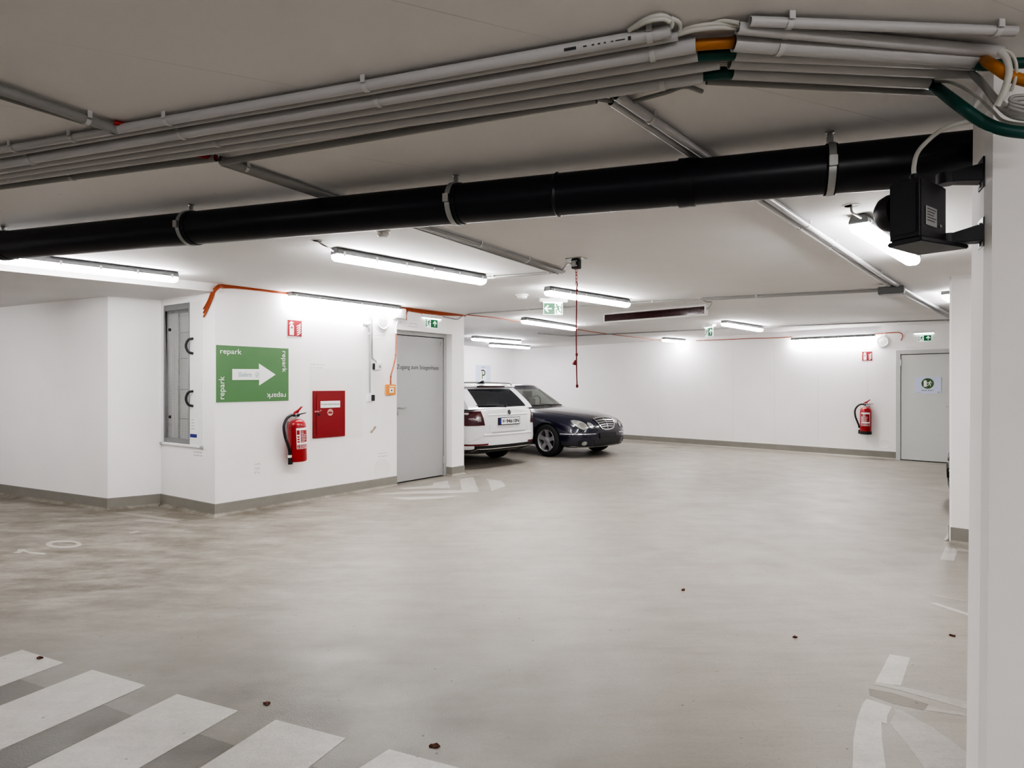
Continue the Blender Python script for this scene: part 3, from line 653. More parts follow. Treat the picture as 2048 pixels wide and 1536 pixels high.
# bullet camera with its cable loop
a,z = WA.hit(731,649,-.04)
t = WA.thing('security_camera', 'small white bullet camera high on the stair wall by the conduits', 'camera', a, z)
b = MB(); b.tube([(.055,-.005,.0),(.03,-.05,.008)],.02,12); b.build('bracket', M['whitep'], t)
b = MB(); b.tube([(.055,-.045,.022),(-.045,-.085,-.012)],.032,16); b.build('body', M['whitep'], t)
b = MB(); b.tube([(-.045,-.085,-.012),(-.062,-.092,-.018)],.024,16); b.build('lens', M['zinc'], t)
b = MB(); b.tube([(.045+.05*math.cos(q),-.02,-.075+.062*math.sin(q)) for q in [2*PI*k/20+PI/2 for k in range(19)]],.006,8); b.build('cable_loop', M['whitep'], t)
b = MB(); b.lathe_axis((.055,0,0),(0,-1,0),[(.03,0),(.03,.008)],16); b.build('mount', M['whitep'], t)
# junction box under the orange cables
a0,a1,z0,z1 = WA.rect(789,811,617,638,-.04); ox,oz=(a0+a1)/2,(z0+z1)/2; w,h=a1-a0,z1-z0
t = WA.thing('junction_box', 'white cable junction box at the upper left of the grey door', 'junction box', ox, oz)
b = MB(); b.box(-w/2,w/2,-.06,0,-h/2,h/2); b.build('case', M['whitep'], t, bevel=.006)
b = MB(); b.box(-w*.46,w*.46,-.066,-.06,-h*.44,h*.44); b.build('cover', M['conduit'], t, bevel=.004)
# vertical conduits, white hose, orange drop cable
def wallrun(W, pts, r, m, name, label, cat, n=8, sp=True, clips=(), cm=None, grp=None):
    P = []
    for q in pts:
        px,py = q[:2]; off = q[2] if len(q) > 2 else r+.004; a,z = W.hit(px,py,-off); P.append(W.w(a,-off,z))
    PP = spline(P,6) if sp else P
    mb = MB(); mb.tube(PP,r,n); o = mb.build(name, m, origin=P[0]); tag(o,label,cat,grp)
    for f in clips:
        i = min(int(f*(len(PP)-1)),len(PP)-2); c = PP[i].lerp(PP[i+1],.5); d = (PP[i+1]-PP[i]).normalized()
        k = MB(); k.hollow(c-d*.008,c+d*.008,r+.004,r); k.build('clip', cm or M['clip'], o, origin=None).location = -V(P[0])
    return o
wallrun(WA,[(740.3,786),(740,740),(739.5,690),(739,620)],.011,M['conduit2'],'conduit','straight vertical grey conduit above the light switch','conduit',sp=False)
wallrun(WA,[(753,727),(751.5,722),(745.5,717),(744.5,705),(744.3,660),(744,620)],.009,M['conduit2'],'conduit','thinner vertical grey conduit bending to the wall socket','conduit')
wallrun(WA,[(781.5,769),(782,752),(787,733),(791.2,712),(792,690),(792,666)],.0085,M['orange'],'orange_cable','orange cable running down the wall to the alarm call point','cable',clips=(.17,.62),cm=M['orange'])
wallrun(WA,[(792,667),(792,655),(794,645),(797,640)],.012,M['whitep'],'flexible_hose','short white hose sleeve at the top of the orange drop cable','hose')
wallrun(WA,[(801,644),(812,643),(814,637),(815,626),(819,622)],.009,M['whitep'],'white_cable','white cable curling out below the junction box','cable')
# exit sign above the stair door
def exit_wall(W, px0,px1,pyt,pyb, bx0,bx1,byt,byb, label):
    a0,a1,z0,z1 = W.rect(px0,px1,pyt,pyb,-.03); ox,oz=(a0+a1)/2,(z0+z1)/2
    t = W.thing('exit_sign', label, 'exit sign', ox, oz, group='green emergency exit signs')
    exit_panel(t, a1-a0, z1-z0, PI/2, -1)
    b0,b1,c0,c1 = W.rect(bx0,bx1,byt,byb,-.03); b0-=ox; b1-=ox; c0-=oz; c1-=oz
    b = MB(); b.box(b0,b1,-.022,.03,c0,c1); b.build('lamp_case', M['whitep'], t, bevel=.004)
    b = MB(); b.box(b0+.01,b1-.01,-.016,.022,c0-.005,c0); b.build('light_strip', M['exitglow'], t)
    b = MB(); b.box(-.01,.01,.004,.03,(z0-z1)*.3,c0); b.build('bracket', M['whitep'], t)
exit_wall(WA, 853.5,878,638,655.5, 846,885,629,636.5, 'green exit sign with up arrow above the nearer grey door')
exit_wall(WB, 1836,1862.5,670,682, 1827,1868.5,661.5,666, 'green exit sign with up arrow above the far back wall door')
# small stuck-on inscription labels
def note(W, x0,x1,yt,yb, label, seed, m='inklight', lines=2):
    a0,a1,z0,z1 = W.rect(x0,x1,yt,yb); t = W.thing('fire_stop_label', label, 'label', (a0+a1)/2, (z0+z1)/2, group='handwritten fire stop labels')
    w,h = a1-a0,z1-z0
    b = MB(); b.box(-w/2,w/2,-.0012,0,-h/2,h/2); b.build('film', M['wall'], t)
    r = random.Random(seed); b = MB()
    for i in range(lines):
        zz = h*(.28-.56*i/max(1,lines-1)); x = -w*.46
        while x < w*.4:
            d = w*r.uniform(.05,.14); stroke(b,[(x,zz+h*r.uniform(-.08,.08)),(x+d*.5,zz+h*r.uniform(-.1,.12)),(x+d,zz+h*r.uniform(-.08,.08))],min(h*.06,.005),-.0016,-.0012); x += d*1.25
    b.build('writing', M[m], t)
note(WA, 620,648,727,738, 'small two line ink label above the plaster patch of the red cabinet', 1)
note(WG, 387,406,902,914, 'small ink label below the right end of the mesh gate rail', 2, 'ink')
note(WA, 748,771,669,680, 'faint ink label below the round vent on the stair wall', 3)
note(WA, 755,776,904,915, 'faint ink label above the round plaster patch', 4)
note(WA, 817,836,645,656, 'smudged ink label left of the nearer exit sign', 5)
note(WA, 508,521,922,952, 'very faint tall ink label below the red fire extinguisher', 6, 'inkfaint', lines=3)
note(WB, 1812,1838,693,698, 'tiny ink label above the far back wall door', 7)
# paper notice on the far door
a0,a1,z0,z1 = WB.rect(1829.5,1882.5,754,787); ox,oz=(a0+a1)/2,(z0+z1)/2; w,h=a1-a0,z1-z0
t = WB.thing('notice', 'white paper notice with green round symbol on the far grey door', 'notice', ox, oz, -.0)
b = MB(); b.box(-w/2,w/2,-.0015,0.003,-h/2,h/2); b.build('sheet', M['paper'], t)
cx = WB.hit(1855.3,767)[0]-ox; cz = WB.hit(1855.3,766.9)[1]-oz; r = .098
b = MB(); b.disc(cx,cz,r,-.0025,-.0015); b.build('green_disc', M['darkgreen'], t)
b = MB(); b.prism([(cx-.062,cz-.062),(cx-.012,cz-.062),(cx-.012,cz+.045),(cx-.03,cz+.06),(cx-.062,cz+.05)],-.0035,-.0025); man(b,cx+.03,cz-.002,.11,-.0035,-.0025); b.build('door_symbol', M['white'], t)
text('NUR EXIT','lettering',M['ink'],t,cx,cz-r-.032,w=.19,h=.024,y=-.0018)
b = MB(); b.box(-w*.45,-w*.25,-.0022,-.0015,-h*.45,-h*.43); b.disc(w*.40,-h*.42,.014,-.0022,-.0015,16); b.build('small_print', M['inklight'], t)
# parking notice on the bay end wall
a0,a1,z0,z1 = WC.rect(951.5,981,730.5,765); ox,oz=(a0+a1)/2,(z0+z1)/2; w,h=a1-a0,z1-z0
t = WC.thing('notice', 'pale blue paper notice with dark P symbol above the white car', 'notice', ox, oz)
b = MB(); b.box(-w/2,w/2,-.002,0,-h/2,h/2); b.build('sheet', M['paper'], t)
b = MB(); b.box(-w*.19,w*.19,-.0028,-.002,-h*.42,h*.28); b.build('white_field', M['white'], t)
b = MB(); x,z = -w*.02,h*.02; s = w*.30
stroke(b,[(x-s*.4,z+s*.45),(x+s*.2,z+s*.45),(x+s*.42,z+s*.25),(x+s*.42,z-s*.05),(x+s*.2,z-s*.25),(x-s*.02,z-s*.25)],s*.2,-.004,-.0028); b.build('letter_symbol', M['ink'], t)
b = MB(); stroke(b,[(x-s*.18,z+s*.2),(x-s*.18,z-s*.75)],s*.2,-.0042,-.0028); b.build('green_stem', M['green'], t)
text('repark','lettering',M['ink'],t,0,h*.38,w=w*.24,y=-.0022)
# ------------------------------------------------------------------ ceiling fittings
def make_lamp(L, label, p, d, nclip=6, tilt=0):
    t = thing('strip_light', label, 'light', p, math.atan2(d.y,d.x), 'linear ceiling lights')
    hs = MB(); w = .052
    prof = [(-w,-.028),(w,-.028),(w,-.012),(w*.72,.022),(-w*.72,.022),(-w,-.012)]   # y,z section
    m = len(prof); vs = [(-L/2,y,z) for y,z in prof]+[(L/2,y,z) for y,z in prof]
    hs.add(vs,[tuple(range(m)),tuple(range(2*m-1,m-1,-1))]+[(i,m+i,m+(i+1)%m,(i+1)%m) for i in range(m)])
    hs.build('housing', M['housing'], t, bevel=.004)
    prof = [(-.050,-.029),(.050,-.029),(.049,-.052),(.040,-.070),(.022,-.078),(-.022,-.078),(-.040,-.070),(-.049,-.052)]
    m = len(prof); e = .022; df = MB()
    vs = [(-L/2+.004,y,z) for y,z in prof]+[(L/2-.004,y,z) for y,z in prof]; vs = []
    for x,k in ((-L/2+.004,.78),(-L/2+e,1),(L/2-e,1),(L/2-.004,.78)): vs += [(x,y*(.92 if k<1 else 1),-.029+(z+.029)*k) for y,z in prof]
    fs = [tuple(range(m-1,-1,-1)),tuple(range(3*m,4*m))]
    for r in range(3): fs += [(r*m+i,r*m+(i+1)%m,(r+1)*m+(i+1)%m,(r+1)*m+i) for i in range(m)]
    df.add(vs,fs).build('diffuser', M['lamp'], t, smooth=50)
    for k in range(nclip):
        x = -L/2+.06+(L-.12)*k/(nclip-1)
        for s in (-1,1):
            c = MB(); c.box(x-.009,x+.009,s*.0535-.0035,s*.0535+.0035,-.042,-.006); c.build('clip', M['zinc'], t)
    return t
LAMP = {}
def lamp(key, A, B, label, L=None, off=.055, n=6):
    a = onc(A[0],A[1],off); b = onc(B[0],B[1],off); d = b-a; c = (a+b)/2; c.z += off-.024
    LAMP[key] = make_lamp(L or max(1.2,min(1.72,d.length)), label, c, d, n); return a, b
lamp('L1',(668,509),(967,560.5),'nearest ceiling light in the middle of the hall, under the black pipe')
lamp('L3',(1094,583),(1255,607),'ceiling light behind the red pull cord, right of the hanging exit sign')
lamp('L4',(1042,640),(1153,657),'ceiling light just below and left of the hanging exit sign')
lamp('L5',(945,676),(1040,684),'upper of the two lights close together over the white car')
lamp('L6',(980,689),(1058,695),'lower and farther of the two lights over the white car')
lamp('L7',(1447,647),(1522,658),'ceiling light right of the small end-on exit sign')
lamp('L8',(1327,679),(1390,684),'ceiling light on the orange cable close to the back wall')
lamp('L10',(1716,446),(1826,520),'ceiling light behind the black sensor box')
# left light, partly out of frame
b = onc(354,556,.055); d = V((.68,.733,0)); c = b-d*.80; c.z = ceilz(c.x,c.y)-.024+0
LAMP['L0'] = make_lamp(1.6,'ceiling light at the left edge beside the lowered slab', c, d)
# light peeking out behind the far column
a = onc(1893,592,.055); d = V((.69,.72,0)); c = a+d*.78; c.z = ceilz(c.x,c.y)-.024
LAMP['L11'] = make_lamp(1.55,'ceiling light almost hidden behind the far right column', c, d)
# lights along the tops of the walls
def wall_lamp(W, A, B, label, off):
    a,za = W.hit(A[0],A[1],-off); b,zb = W.hit(B[0],B[1],-off); p = W.w((a+b)/2,-off,(za+zb)/2); q = W.w(b,-off,zb)-W.w(a,-off,za)
    return make_lamp(b-a, label, p+V((0,0,.03)), q), p
LAMP['L2'],_ = wall_lamp(WA,(580,592),(799,620),'light along the top of the stair wall above the red sign',.085)
LAMP['L9'],_ = wall_lamp(WB,(1583,679.5),(1750,674),'light along the top of the far back wall',.085)
# unseen lights added as fill outside the frame; near and left brightness implies some
OUT = [(-3.6,-3.0,'ceiling light behind the camera on the left'),(2.0,-2.2,'ceiling light behind the camera on the right'),(-5.4,.4,'ceiling light outside the picture on the near left'),
 (-7.0,5.9,'ceiling light under the lowered slab outside the picture on the left'),(.2,-1.2,'ceiling light straight above and behind the camera'),(5.2,1.2,'added fill light outside the picture on the near right'),(8.0,5.6,'added fill light behind the columns on the right'),(4.5,-3.4,'added fill light far behind the camera on the right')]
for k,(x,y,lb) in enumerate(OUT):
    c = V((x,y,min(ceilz(x,y),2.45 if 'slab' in lb else 9)-.024)); LAMP['R%d'%k] = make_lamp(1.55, lb, c, V((.69,.72,0)))
for o in LAMP.values():
    o.location.z = min(o.location.z, ceilz(o.location.x,o.location.y)-.022)

# ---- straight conduits along the ceiling
def crun(A, B, r, name, label, cat='conduit', m='conduit', clips=(), grp=None, off=None, hollow=True, cw=.016, pts=None):
    off = r+.008 if off is None else off
    a = onc(A[0],A[1],off); b = onc(B[0],B[1],off); mb = MB()
    if A[0] in (-70,-60): a = a-(b-a).normalized()*2.5; a.z = ceilz(a.x,a.y)-off     # runs on past the picture edge
    N_ = max(2,int((b-a).length/.5)); P = []
    for i in range(N_+1):
        q = a.lerp(b,i/N_); P.append(V((q.x,q.y,ceilz(q.x,q.y)-off)))
    mb.pipe(P,r,r*.84)
    o = mb.build(name, M[m], origin=a); tag(o,label,cat,grp)
    d = (b-a).normalized(); L = (b-a).length
    for px in clips:
        f = px if px <= 1 else None
        if f is None:
            lo,hi = 0.,1.
            for _ in range(30):
                mid = (lo+hi)/2; q = a.lerp(b,mid); x = CX+FPX*q.x/q.y
                if (x < px) == (B[0] > A[0]): lo = mid
                else: hi = mid
            f = lo
        c = a.lerp(b,f); c.z = ceilz(c.x,c.y)-off; c = c-a; k = MB(); side = d.cross(V((0,0,1))).normalized()
        n = 14; vs = []
        for e in (-cw/2,cw/2):
            for i in range(n+1):
                an = PI*(-.12)-(PI*.76)*i/n*1.0; rr = r+.0035
                an = -PI*.1-PI*.8*i/n; q = c+d*e+side*(rr*math.cos(an))+V((0,0,rr*math.sin(an))); vs.append(q)
        for e in (-cw/2,cw/2):
            for i in range(n+1):
                rr = r+.0005; an = -PI*.1-PI*.8*i/n; q = c+d*e+side*(rr*math.cos(an))+V((0,0,rr*math.sin(an))); vs.append(q)
        N = n+1; fs = []
        for i in range(n): fs += [(i,i+1,N+i+1,N+i),(2*N+i,3*N+i,3*N+i+1,2*N+i+1),(i,2*N+i,2*N+i+1,i+1),(N+i,N+i+1,3*N+i+1,3*N+i)]
        k.add(vs,fs)
        # tab up to the ceiling on the camera side
        s = -1 if (side.y > 0) else 1
        q0_ = c+side*s*(r+.004); u = d*(cw/2); w = side*s*.004
        k.add([q0_-u,q0_+u,q0_+u+w,q0_-u+w,q0_-u+V((0,0,off)),q0_+u+V((0,0,off)),q0_+u+w+V((0,0,off)),q0_-u+w+V((0,0,off))],[(0,1,2,3),(7,6,5,4),(0,4,5,1),(1,5,6,2),(2,6,7,3),(3,7,4,0)])
        k.build('clip', M['clip'], o)
    return a, b
G1 = 'grey conduits of the long ceiling run'; G2 = 'grey conduits of the short right hand run'
crun((232,259),(1342,62.5),.0175,'conduit','topmost conduit of the long run, with printed marks and open ends',m='conduit',clips=(337,733,1300),grp=G1)
crun((-70,312),(226,262),.0155,'conduit','topmost conduit at the left edge, ending at the red tube',clips=(28,147),grp=G1)
crun((-70,323.5),(1356,72.5),.0125,'conduit','thin second conduit of the long run, running just under the marked one',grp=G1,off=.024)
crun((-70,340),(1392,89),.0235,'conduit','widest pale conduit of the long run',clips=(64,366,758,1306),grp=G1)
crun((-70,351.5),(1396,108.5),.0205,'conduit','conduit directly below the widest pale one in the long run',m='conduit',grp=G1)
crun((-70,361.5),(1440,124.5),.0205,'conduit','conduit of the long run whose right end reaches farthest to the white wires',m='conduit',clips=(435,),grp=G1)
crun((-70,370),(1407,152),.0235,'conduit','conduit of the long run ending beside the lower green duct',clips=(1325,),grp=G1)
crun((442,324.5),(1193,198),.0155,'conduit','lowest dark conduit of the long run, middle stretch',m='conduit2',grp=G1,off=.03)
crun((-70,383),(432,316),.0165,'conduit','lowest dark conduit of the long run at the left edge',m='conduit2',clips=(145,),grp=G1)
crun((1500,42.5),(2031,63),.0135,'conduit','topmost conduit of the right hand run, nearest the photographer',clips=(1578,1992),grp=G2)
crun((1475,56),(2002,104),.0165,'conduit','second conduit of the right hand run with a thin cable leaving its end',grp=G2)
crun((1467,85),(1976,119),.0245,'conduit','widest conduit of the right hand run, above the orange duct end',clips=(1558,),grp=G2)
crun((1469,107.5),(1963,127),.0205,'conduit','conduit of the right hand run between the widest one and the wire bundle one',grp=G2)
crun((1459,124),(1946,145),.0205,'conduit','conduit of the right hand run that the white wire bundle leaves',grp=G2)
crun((1464,145.5),(1855,164.5),.0205,'conduit','conduit of the right hand run that the lower green duct leaves',grp=G2)
crun((1413,163),(1884,186),.0105,'conduit','thin dark conduit along the lower edge of the right hand run',m='conduit2',grp=G2,off=.02)
# printing on the marked conduit
a = onc(1130,99.5,.026); 
def print_on(px0,px1,s):
    pa = onc(px0, 62.5+(1342-px0)*.177, .0255); pb = onc(px1, 62.5+(1342-px1)*.177, .0255); d=(pb-pa).normalized()
    return pa,pb
o = [q for q in bpy.data.objects if q.get('label','').startswith('topmost conduit of the long')][0]
lin = onc(232,259,.0255).copy(); end = onc(1342,62.5,.0255); dd = (end-lin).normalized(); nn = V((0,-1,-.45)); nn = (nn-dd*nn.dot(dd)).normalized(); up = dd.cross(nn); up = -up if up.z < 0 else up
def onpipe(px):
    lo,hi = 0.,1.
    for _ in range(30):
        mid=(lo+hi)/2; q=lin.lerp(end,mid)
        if CX+FPX*q.x/q.y < px: lo=mid
        else: hi=mid
    return lin.lerp(end,lo)
for x0_,x1_,hh in ((1131,1155,.008),(1169,1176,.004),(1186,1191,.004),(1198,1203,.004),(1210,1214,.004),(1224,1229,.003),(1233,1252,.003),(1258,1264,.010)):
    pr = MB(); qa,qb = onpipe(x0_),onpipe(x1_)
    for q in (qa,qb): q.z = ceilz(q.x,q.y)-.0255
    for k in range(1):
        a_ = qa+nn*.0180; b_ = qb+nn*.0180
        pr.add([a_-up*hh*.5,b_-up*hh*.5,b_+up*hh*.5,a_+up*hh*.5],[(0,1,2,3)])
    pr.build('printed_mark', M['ink'], o).location = -o.location
# crossing runs
G3 = 'cross conduits on the ceiling'
crun((-60,158),(234,259),.019,'conduit','left cross conduit meeting the long run at the red tube',m='conduit2',clips=(173,),grp=G3)
crun((-60,176),(208,258.5),.007,'conduit','thin conduit alongside the left cross conduit',m='conduit2',grp=G3,off=.012)
crun((440,318),(1128,543),.0150,'conduit','left middle cross conduit, upper of three, passing behind the black pipe',m='conduit2',clips=(492,700,960,1055),grp=G3)
crun((442,323),(1124,545),.0125,'conduit','left middle cross conduit, second of three',m='conduit2',clips=(1052,),grp=G3)
crun((444,328),(1116,547),.0110,'conduit','left middle cross conduit, lowest of three',m='conduit2',grp=G3)
crun((1232,190),(1900,629),.0170,'conduit','right middle cross conduit, upper of two, running to the far column',m='conduit',clips=(1300,1440,1613,1667,1717,1758),grp=G3)
crun((1222,203),(1900,637),.0145,'conduit','right middle cross conduit, lower of two',m='conduit',clips=(1600,1660),grp=G3)
crun((968,556),(1122,543.5),.0125,'conduit','short grey conduit joining the nearest middle light to the cross conduits',m='conduit2',clips=(987,1097),grp='thin ceiling feeds')
crun((936,628),(1406,598.5),.0095,'conduit','thin grey conduit from the stair wall corner past the hanging exit sign',m='conduit2',clips=(1058,1305,1400),grp='thin ceiling feeds')
crun((1406,598),(1784,579),.018,'conduit','thin grey conduit running right to the flat junction box',m='conduit2',clips=(1513,),grp='thin ceiling feeds')
crun((1140,672),(1900,640),.0125,'conduit','thin dark conduit along the ceiling in front of the back wall',m='black' if 0 else 'conduit2',clips=(1357,1522,1632,1712,1797,1890),grp='thin ceiling feeds')
crun((1076,667),(1140,672),.0125,'conduit','short end of the thin dark conduit over the dark car',m='conduit2',clips=(1092,),grp='thin ceiling feeds')
a = onc(1783,582.5,.075); t = thing('junction_box','flat grey junction box at the crossing of ceiling conduits on the right','junction box',a,math.radians(-38))
b = MB(); b.box(-.11,.11,-.06,.06,-.03,.045); b.build('case',M['housing'],t,bevel=.006); b = MB(); b.box(-.095,.095,-.05,.05,-.037,-.03); b.build('cover',M['conduit'],t,bevel=.004)
# ---- cables
def cable(pts, r, m, name, label, cat='cable', grp=None, n=14, k=8, child=None):
    mb = MB(); mb.tube(spline(pts,k),r,n); o = mb.build(name, M[m], origin=V(pts[0]), smooth=60); tag(o,label,cat,grp); return o
c_ = lambda px,py,off=.02: onc(px,py,off)
# gap between the two runs
cable([c_(1385,91,.026),c_(1420,88,.026),c_(1468,85,.026)],.016,'orange2','orange_duct','orange duct bridging the gap between the two conduit runs','duct')
cable([c_(1385,111,.026),c_(1430,108,.026),c_(1476,106,.026)],.020,'gduct','green_duct','upper dark green duct bridging the gap between the two conduit runs','duct')
cable([c_(1400,151,.026),c_(1435,147,.026),c_(1470,145,.026)],.019,'gduct','green_duct','lower dark green duct bridging the gap between the two conduit runs','duct')
for i,(y0,y1) in enumerate(((122,120),(125.5,125),(129,131))): cable([c_(1432,y0,.02+.004*i),c_(1448,(y0+y1)/2,.02),c_(1464,y1,.02)],.0042,'cable','thin_wire',['topmost','middle','lowest'][i]+' of three thin wires in the gap between the two conduit runs','wire','thin wires in the gap')
cable([c_(1350,71,.02),c_(1390,60,.02),c_(1440,55,.02),c_(1478,57,.02)],.0062,'cable','grey_cable','lower pale cable leaving the thin second conduit','cable')
cable([c_(1350,69,.012),c_(1385,54,.012),c_(1435,47.5,.012),c_(1480,52,.02)],.0055,'cable','grey_cable','upper pale cable arching between the two conduit runs','cable')
cable([c_(1420,49,.008),c_(1445,42,.008),c_(1478,46,.02)],.0055,'cable','grey_cable','short pale cable hump left of the right hand run','cable')
cable([c_(1258,61,.012),c_(1290,40,.012),c_(1322,31,.012),c_(1342,40,.012),c_(1343,52,.02),c_(1336,61,.02)],.0065,'cable','grey_cable','outer pale cable loop at the end of the marked conduit','cable')
cable([c_(1268,56,.012),c_(1295,43,.02),c_(1325,38,.02),c_(1340,44,.026)],.0060,'cable','grey_cable','inner pale cable loop at the end of the marked conduit','cable')
cable([c_(1341,36,.01),c_(1357,44,.01),c_(1360,57,.012),c_(1356,70,.02)],.0060,'cable','grey_cable','pale cable curl dropping into the thin second conduit','cable')
cable([c_(1404,197-14,.02),c_(1370,173,.02),c_(1335,184,.02),c_(1295,195,.02),c_(1250,205,.02),c_(1190,197.5,.02)],.0075,'conduit2','grey_cable','grey cable sagging below the long run where the cross conduits start','cable')
# right hand end: ducts and wires turning over the near column
y_ = atY
pc = lambda px,py,off=.022: onc(px,py,off)
cable([pc(1846,163,.026),pc(1870,174,.03),y_(1915,208,1.83),y_(1965,243,1.80),y_(2010,260,1.77),y_(2075,268,1.75)],.0165,'gduct','green_duct','thick green duct sagging across the top of the near column','duct')
cable([pc(1965,118,.03),y_(1990,133,1.72),y_(2020,152,1.71),y_(2075,168,1.70)],.0150,'orange2','orange_duct','orange duct bending over the top of the near column','duct')
cable([pc(1950,130,.03),y_(1975,131,1.80),y_(2020,127,1.78),y_(2075,125,1.76)],.0150,'gduct','green_duct','upper green duct passing behind the orange duct at the right edge','duct')
cable([y_(2000,103,1.70),y_(2013,118,1.69),y_(2018,145,1.69),y_(2009,180,1.70),y_(1994,212,1.72)],.0085,'cable','grey_cable','thicker pale cable hanging from the second right hand conduit','cable')
cable([y_(2001,98,1.71),y_(2022,108,1.70),y_(2032,130,1.70),y_(2030,160,1.70),y_(2022,182,1.72)],.0045,'cable','grey_cable','thinner pale cable curving beside the thicker hanging one','cable')
for i in range(6):
    f = i/5; cable([pc(1938,138+9*f,.022),y_(1965,160+14*f,1.82),y_(1995,196+16*f,1.79),y_(2025,216+18*f,1.77),y_(2075,222+20*f,1.75)],.0050,'wire','white_wire','white wire of the bundle over the near column, '+['first','second','third','fourth','fifth','sixth'][i]+' from the top','wire','white wire bundle over the near column')
cable([pc(1868,163,.015),y_(1905,166,1.95),y_(1950,190,1.86),y_(1985,222,1.82),y_(2010,243,1.80),y_(2075,252,1.78)],.0045,'cable','grey_cable','loose pale cable between the green duct and the wire bundle','cable')
for i in range(3): cable([y_(2075,190+9*i,1.70),y_(2030,192+8*i,1.71),y_(2020,200+7*i,1.71),y_(2035,206+7*i,1.70),y_(2075,212+9*i,1.69)],.0045,'wire','white_wire','white wire coil at the right edge, '+['upper','middle','lower'][i]+' turn','wire','white wire coil')
# cable stubs in red at the crossings
crun((228,245),(262,252),.009,'red_tube','red tube stub at the left crossing of the conduits','tube','redtube',off=.012)
crun((392,310),(436,316),.010,'red_tube','red tube stub where the middle cross conduits start','tube','redtube',off=.02)
# orange cables on the stair wall
ow = 'orange cable bundle on the stair wall'
for i in range(3):
    d_ = i*.010
    a0_ = [(580,583),(520,575),(470,570),(446,569.5)]
    P = []
    for px,py in a0_: a,z = WA.hit(px,py+3*i,-.012); P.append(WA.w(a,-.012-.003*i,z))
    for px,py in ((434,572),(424,583),(416,602),(407-2*i,618+6*i)): a,z = WG.hit(px+2.5*i,py+2*i,-.012); P.append(WG.w(a,-.012-.003*i,z))
    cable(P,.0085,'orange','orange_cable',['upper','middle','lower'][i]+' orange cable bending round the stair wall corner','cable',ow)
for i in range(4):
    P = []
    for px,py in ((797,611.5+2.6*i),(830,615.5+2.4*i),(880,622+2*i),(931,629+1.0*i)): a,z = WA.hit(px,py,-.014); P.append(WA.w(a,-.012-.004*(i%2),z))
    cable(P,.0085,'orange','orange_cable','orange cable above the nearer grey door, '+['topmost','second','third','lowest'][i]+' of four','cable',ow)
P = [WA.w(WA.hit(px,py,-.012)[0],-.012,WA.hit(px,py,-.012)[1]) for px,py in ((813,640),(812.5,630),(815,623),(822,622.5),(850,627),(880,630),(925,631))]
cable(P,.0075,'orange','orange_cable','thin orange cable looping above the nearer door frame','cable',ow)
P = [WA.w(WA.hit(px,py,-.02)[0],-.02,WA.hit(px,py,-.02)[1]) for px,py in ((886,633),(905,637),(915,638.5),(925,632),(930,630))]
cable(P,.0075,'conduit2','grey_cable','grey cable feeding the nearer exit sign','cable')
oc = 'orange ceiling cable runs'
cable([onc(x,y,.012) for x,y in ((932,629.5),(975,634),(1010,638.5),(1046,645))],.0072,'orange','orange_cable','orange cable on the ceiling right of the stair wall corner','cable',oc)
cable([onc(x,y,.012) for x,y in ((1155,659),(1200,666),(1240,671),(1290,677),(1327,680.5))],.0072,'orange','orange_cable','orange cable on the ceiling crossing behind the red cord','cable',oc)
P = [WB.w(WB.hit(px,py,-.014)[0],-.014,WB.hit(px,py,-.014)[1]) for px,py in ((1392,681.5),(1440,679.5),(1465,678.5),(1500,677),(1540,676),(1584,674))]
cable(P,.008,'orange','orange_cable','orange cable along the top of the back wall','cable',oc)
P = [WB.w(WB.hit(px,py,-.014)[0],-.014,WB.hit(px,py,-.014)[1]) for px,py in ((1750,668),(1775,666),(1795,665),(1803,667),(1805,673),(1802,681))]
cable(P,.008,'orange','orange_cable','orange cable hooking down right of the far vent','cable',oc)

# ------------------------------------------------------------------ black drain pipe
D = .19
def pipeP(px):
    i0, i1 = 1/4.30, 1/2.297; iy = i0+(i1-i0)*px/1945.; py = 492+(313.5-492)*px/1945.
    return atY(px,py,1/iy)
pa, pb = pipeP(-150), pipeP(2010); pd = (pb-pa).normalized(); pa = pa-pd*1.2
def pAt(px):
    lo,hi=0.,1.
    for _ in range(40):
        m_=(lo+hi)/2; q=pa.lerp(pb,m_)
        if CX+FPX*q.x/q.y<px: lo=m_
        else: hi=m_
    return pa.lerp(pb,lo)
t = thing('drain_pipe','thick black drain pipe crossing the whole hall under the ceiling','pipe',pa)
b = MB(); b.hollow(V((0,0,0)),pb-pa,D/2,D/2-.008,40); b.build('pipe',M['pipe'],t)
for px in (16,388,918): c = pAt(px)-pa; b = MB(); b.hollow(c-pd*.012,c+pd*.02,D/2+.004,D/2-.002,40); b.build('welded_joint',M['pipe'],t)
c = pAt(1117)-pa; b = MB(); b.lathe_axis(c,pd,[(D/2,-.010),(D/2+.004,-.003),(D/2+.006,0),(D/2+.004,.003),(D/2,.010)],40); b.build('weld_bead',M['pipe'],t)
c0_,c1_ = pAt(1358)-pa,pAt(1391)-pa; b = MB(); b.hollow(c0_,c1_,D/2+.007,D/2-.002,40); b.build('coupling',M['pipe'],t,bevel=.002)
for k in range(2): b = MB(); q = c0_.lerp(c1_,.5)+V((0,-.07,.075)); b.lathe_axis(q+pd*(.02*(2*k-1)),V((0,-.7,.7)),[(.008,0),(.008,.004)],12); b.build('weld_contact',M['black'],t)
cl = [(8,28,'pipe clamp at the left edge of the black pipe'),(383,393,'pipe clamp on the black pipe above the left ceiling light'),(912,918,'pipe clamp on the middle of the black pipe'),(1660,1660,'pipe clamp with bright buckle on the right part of the black pipe')]
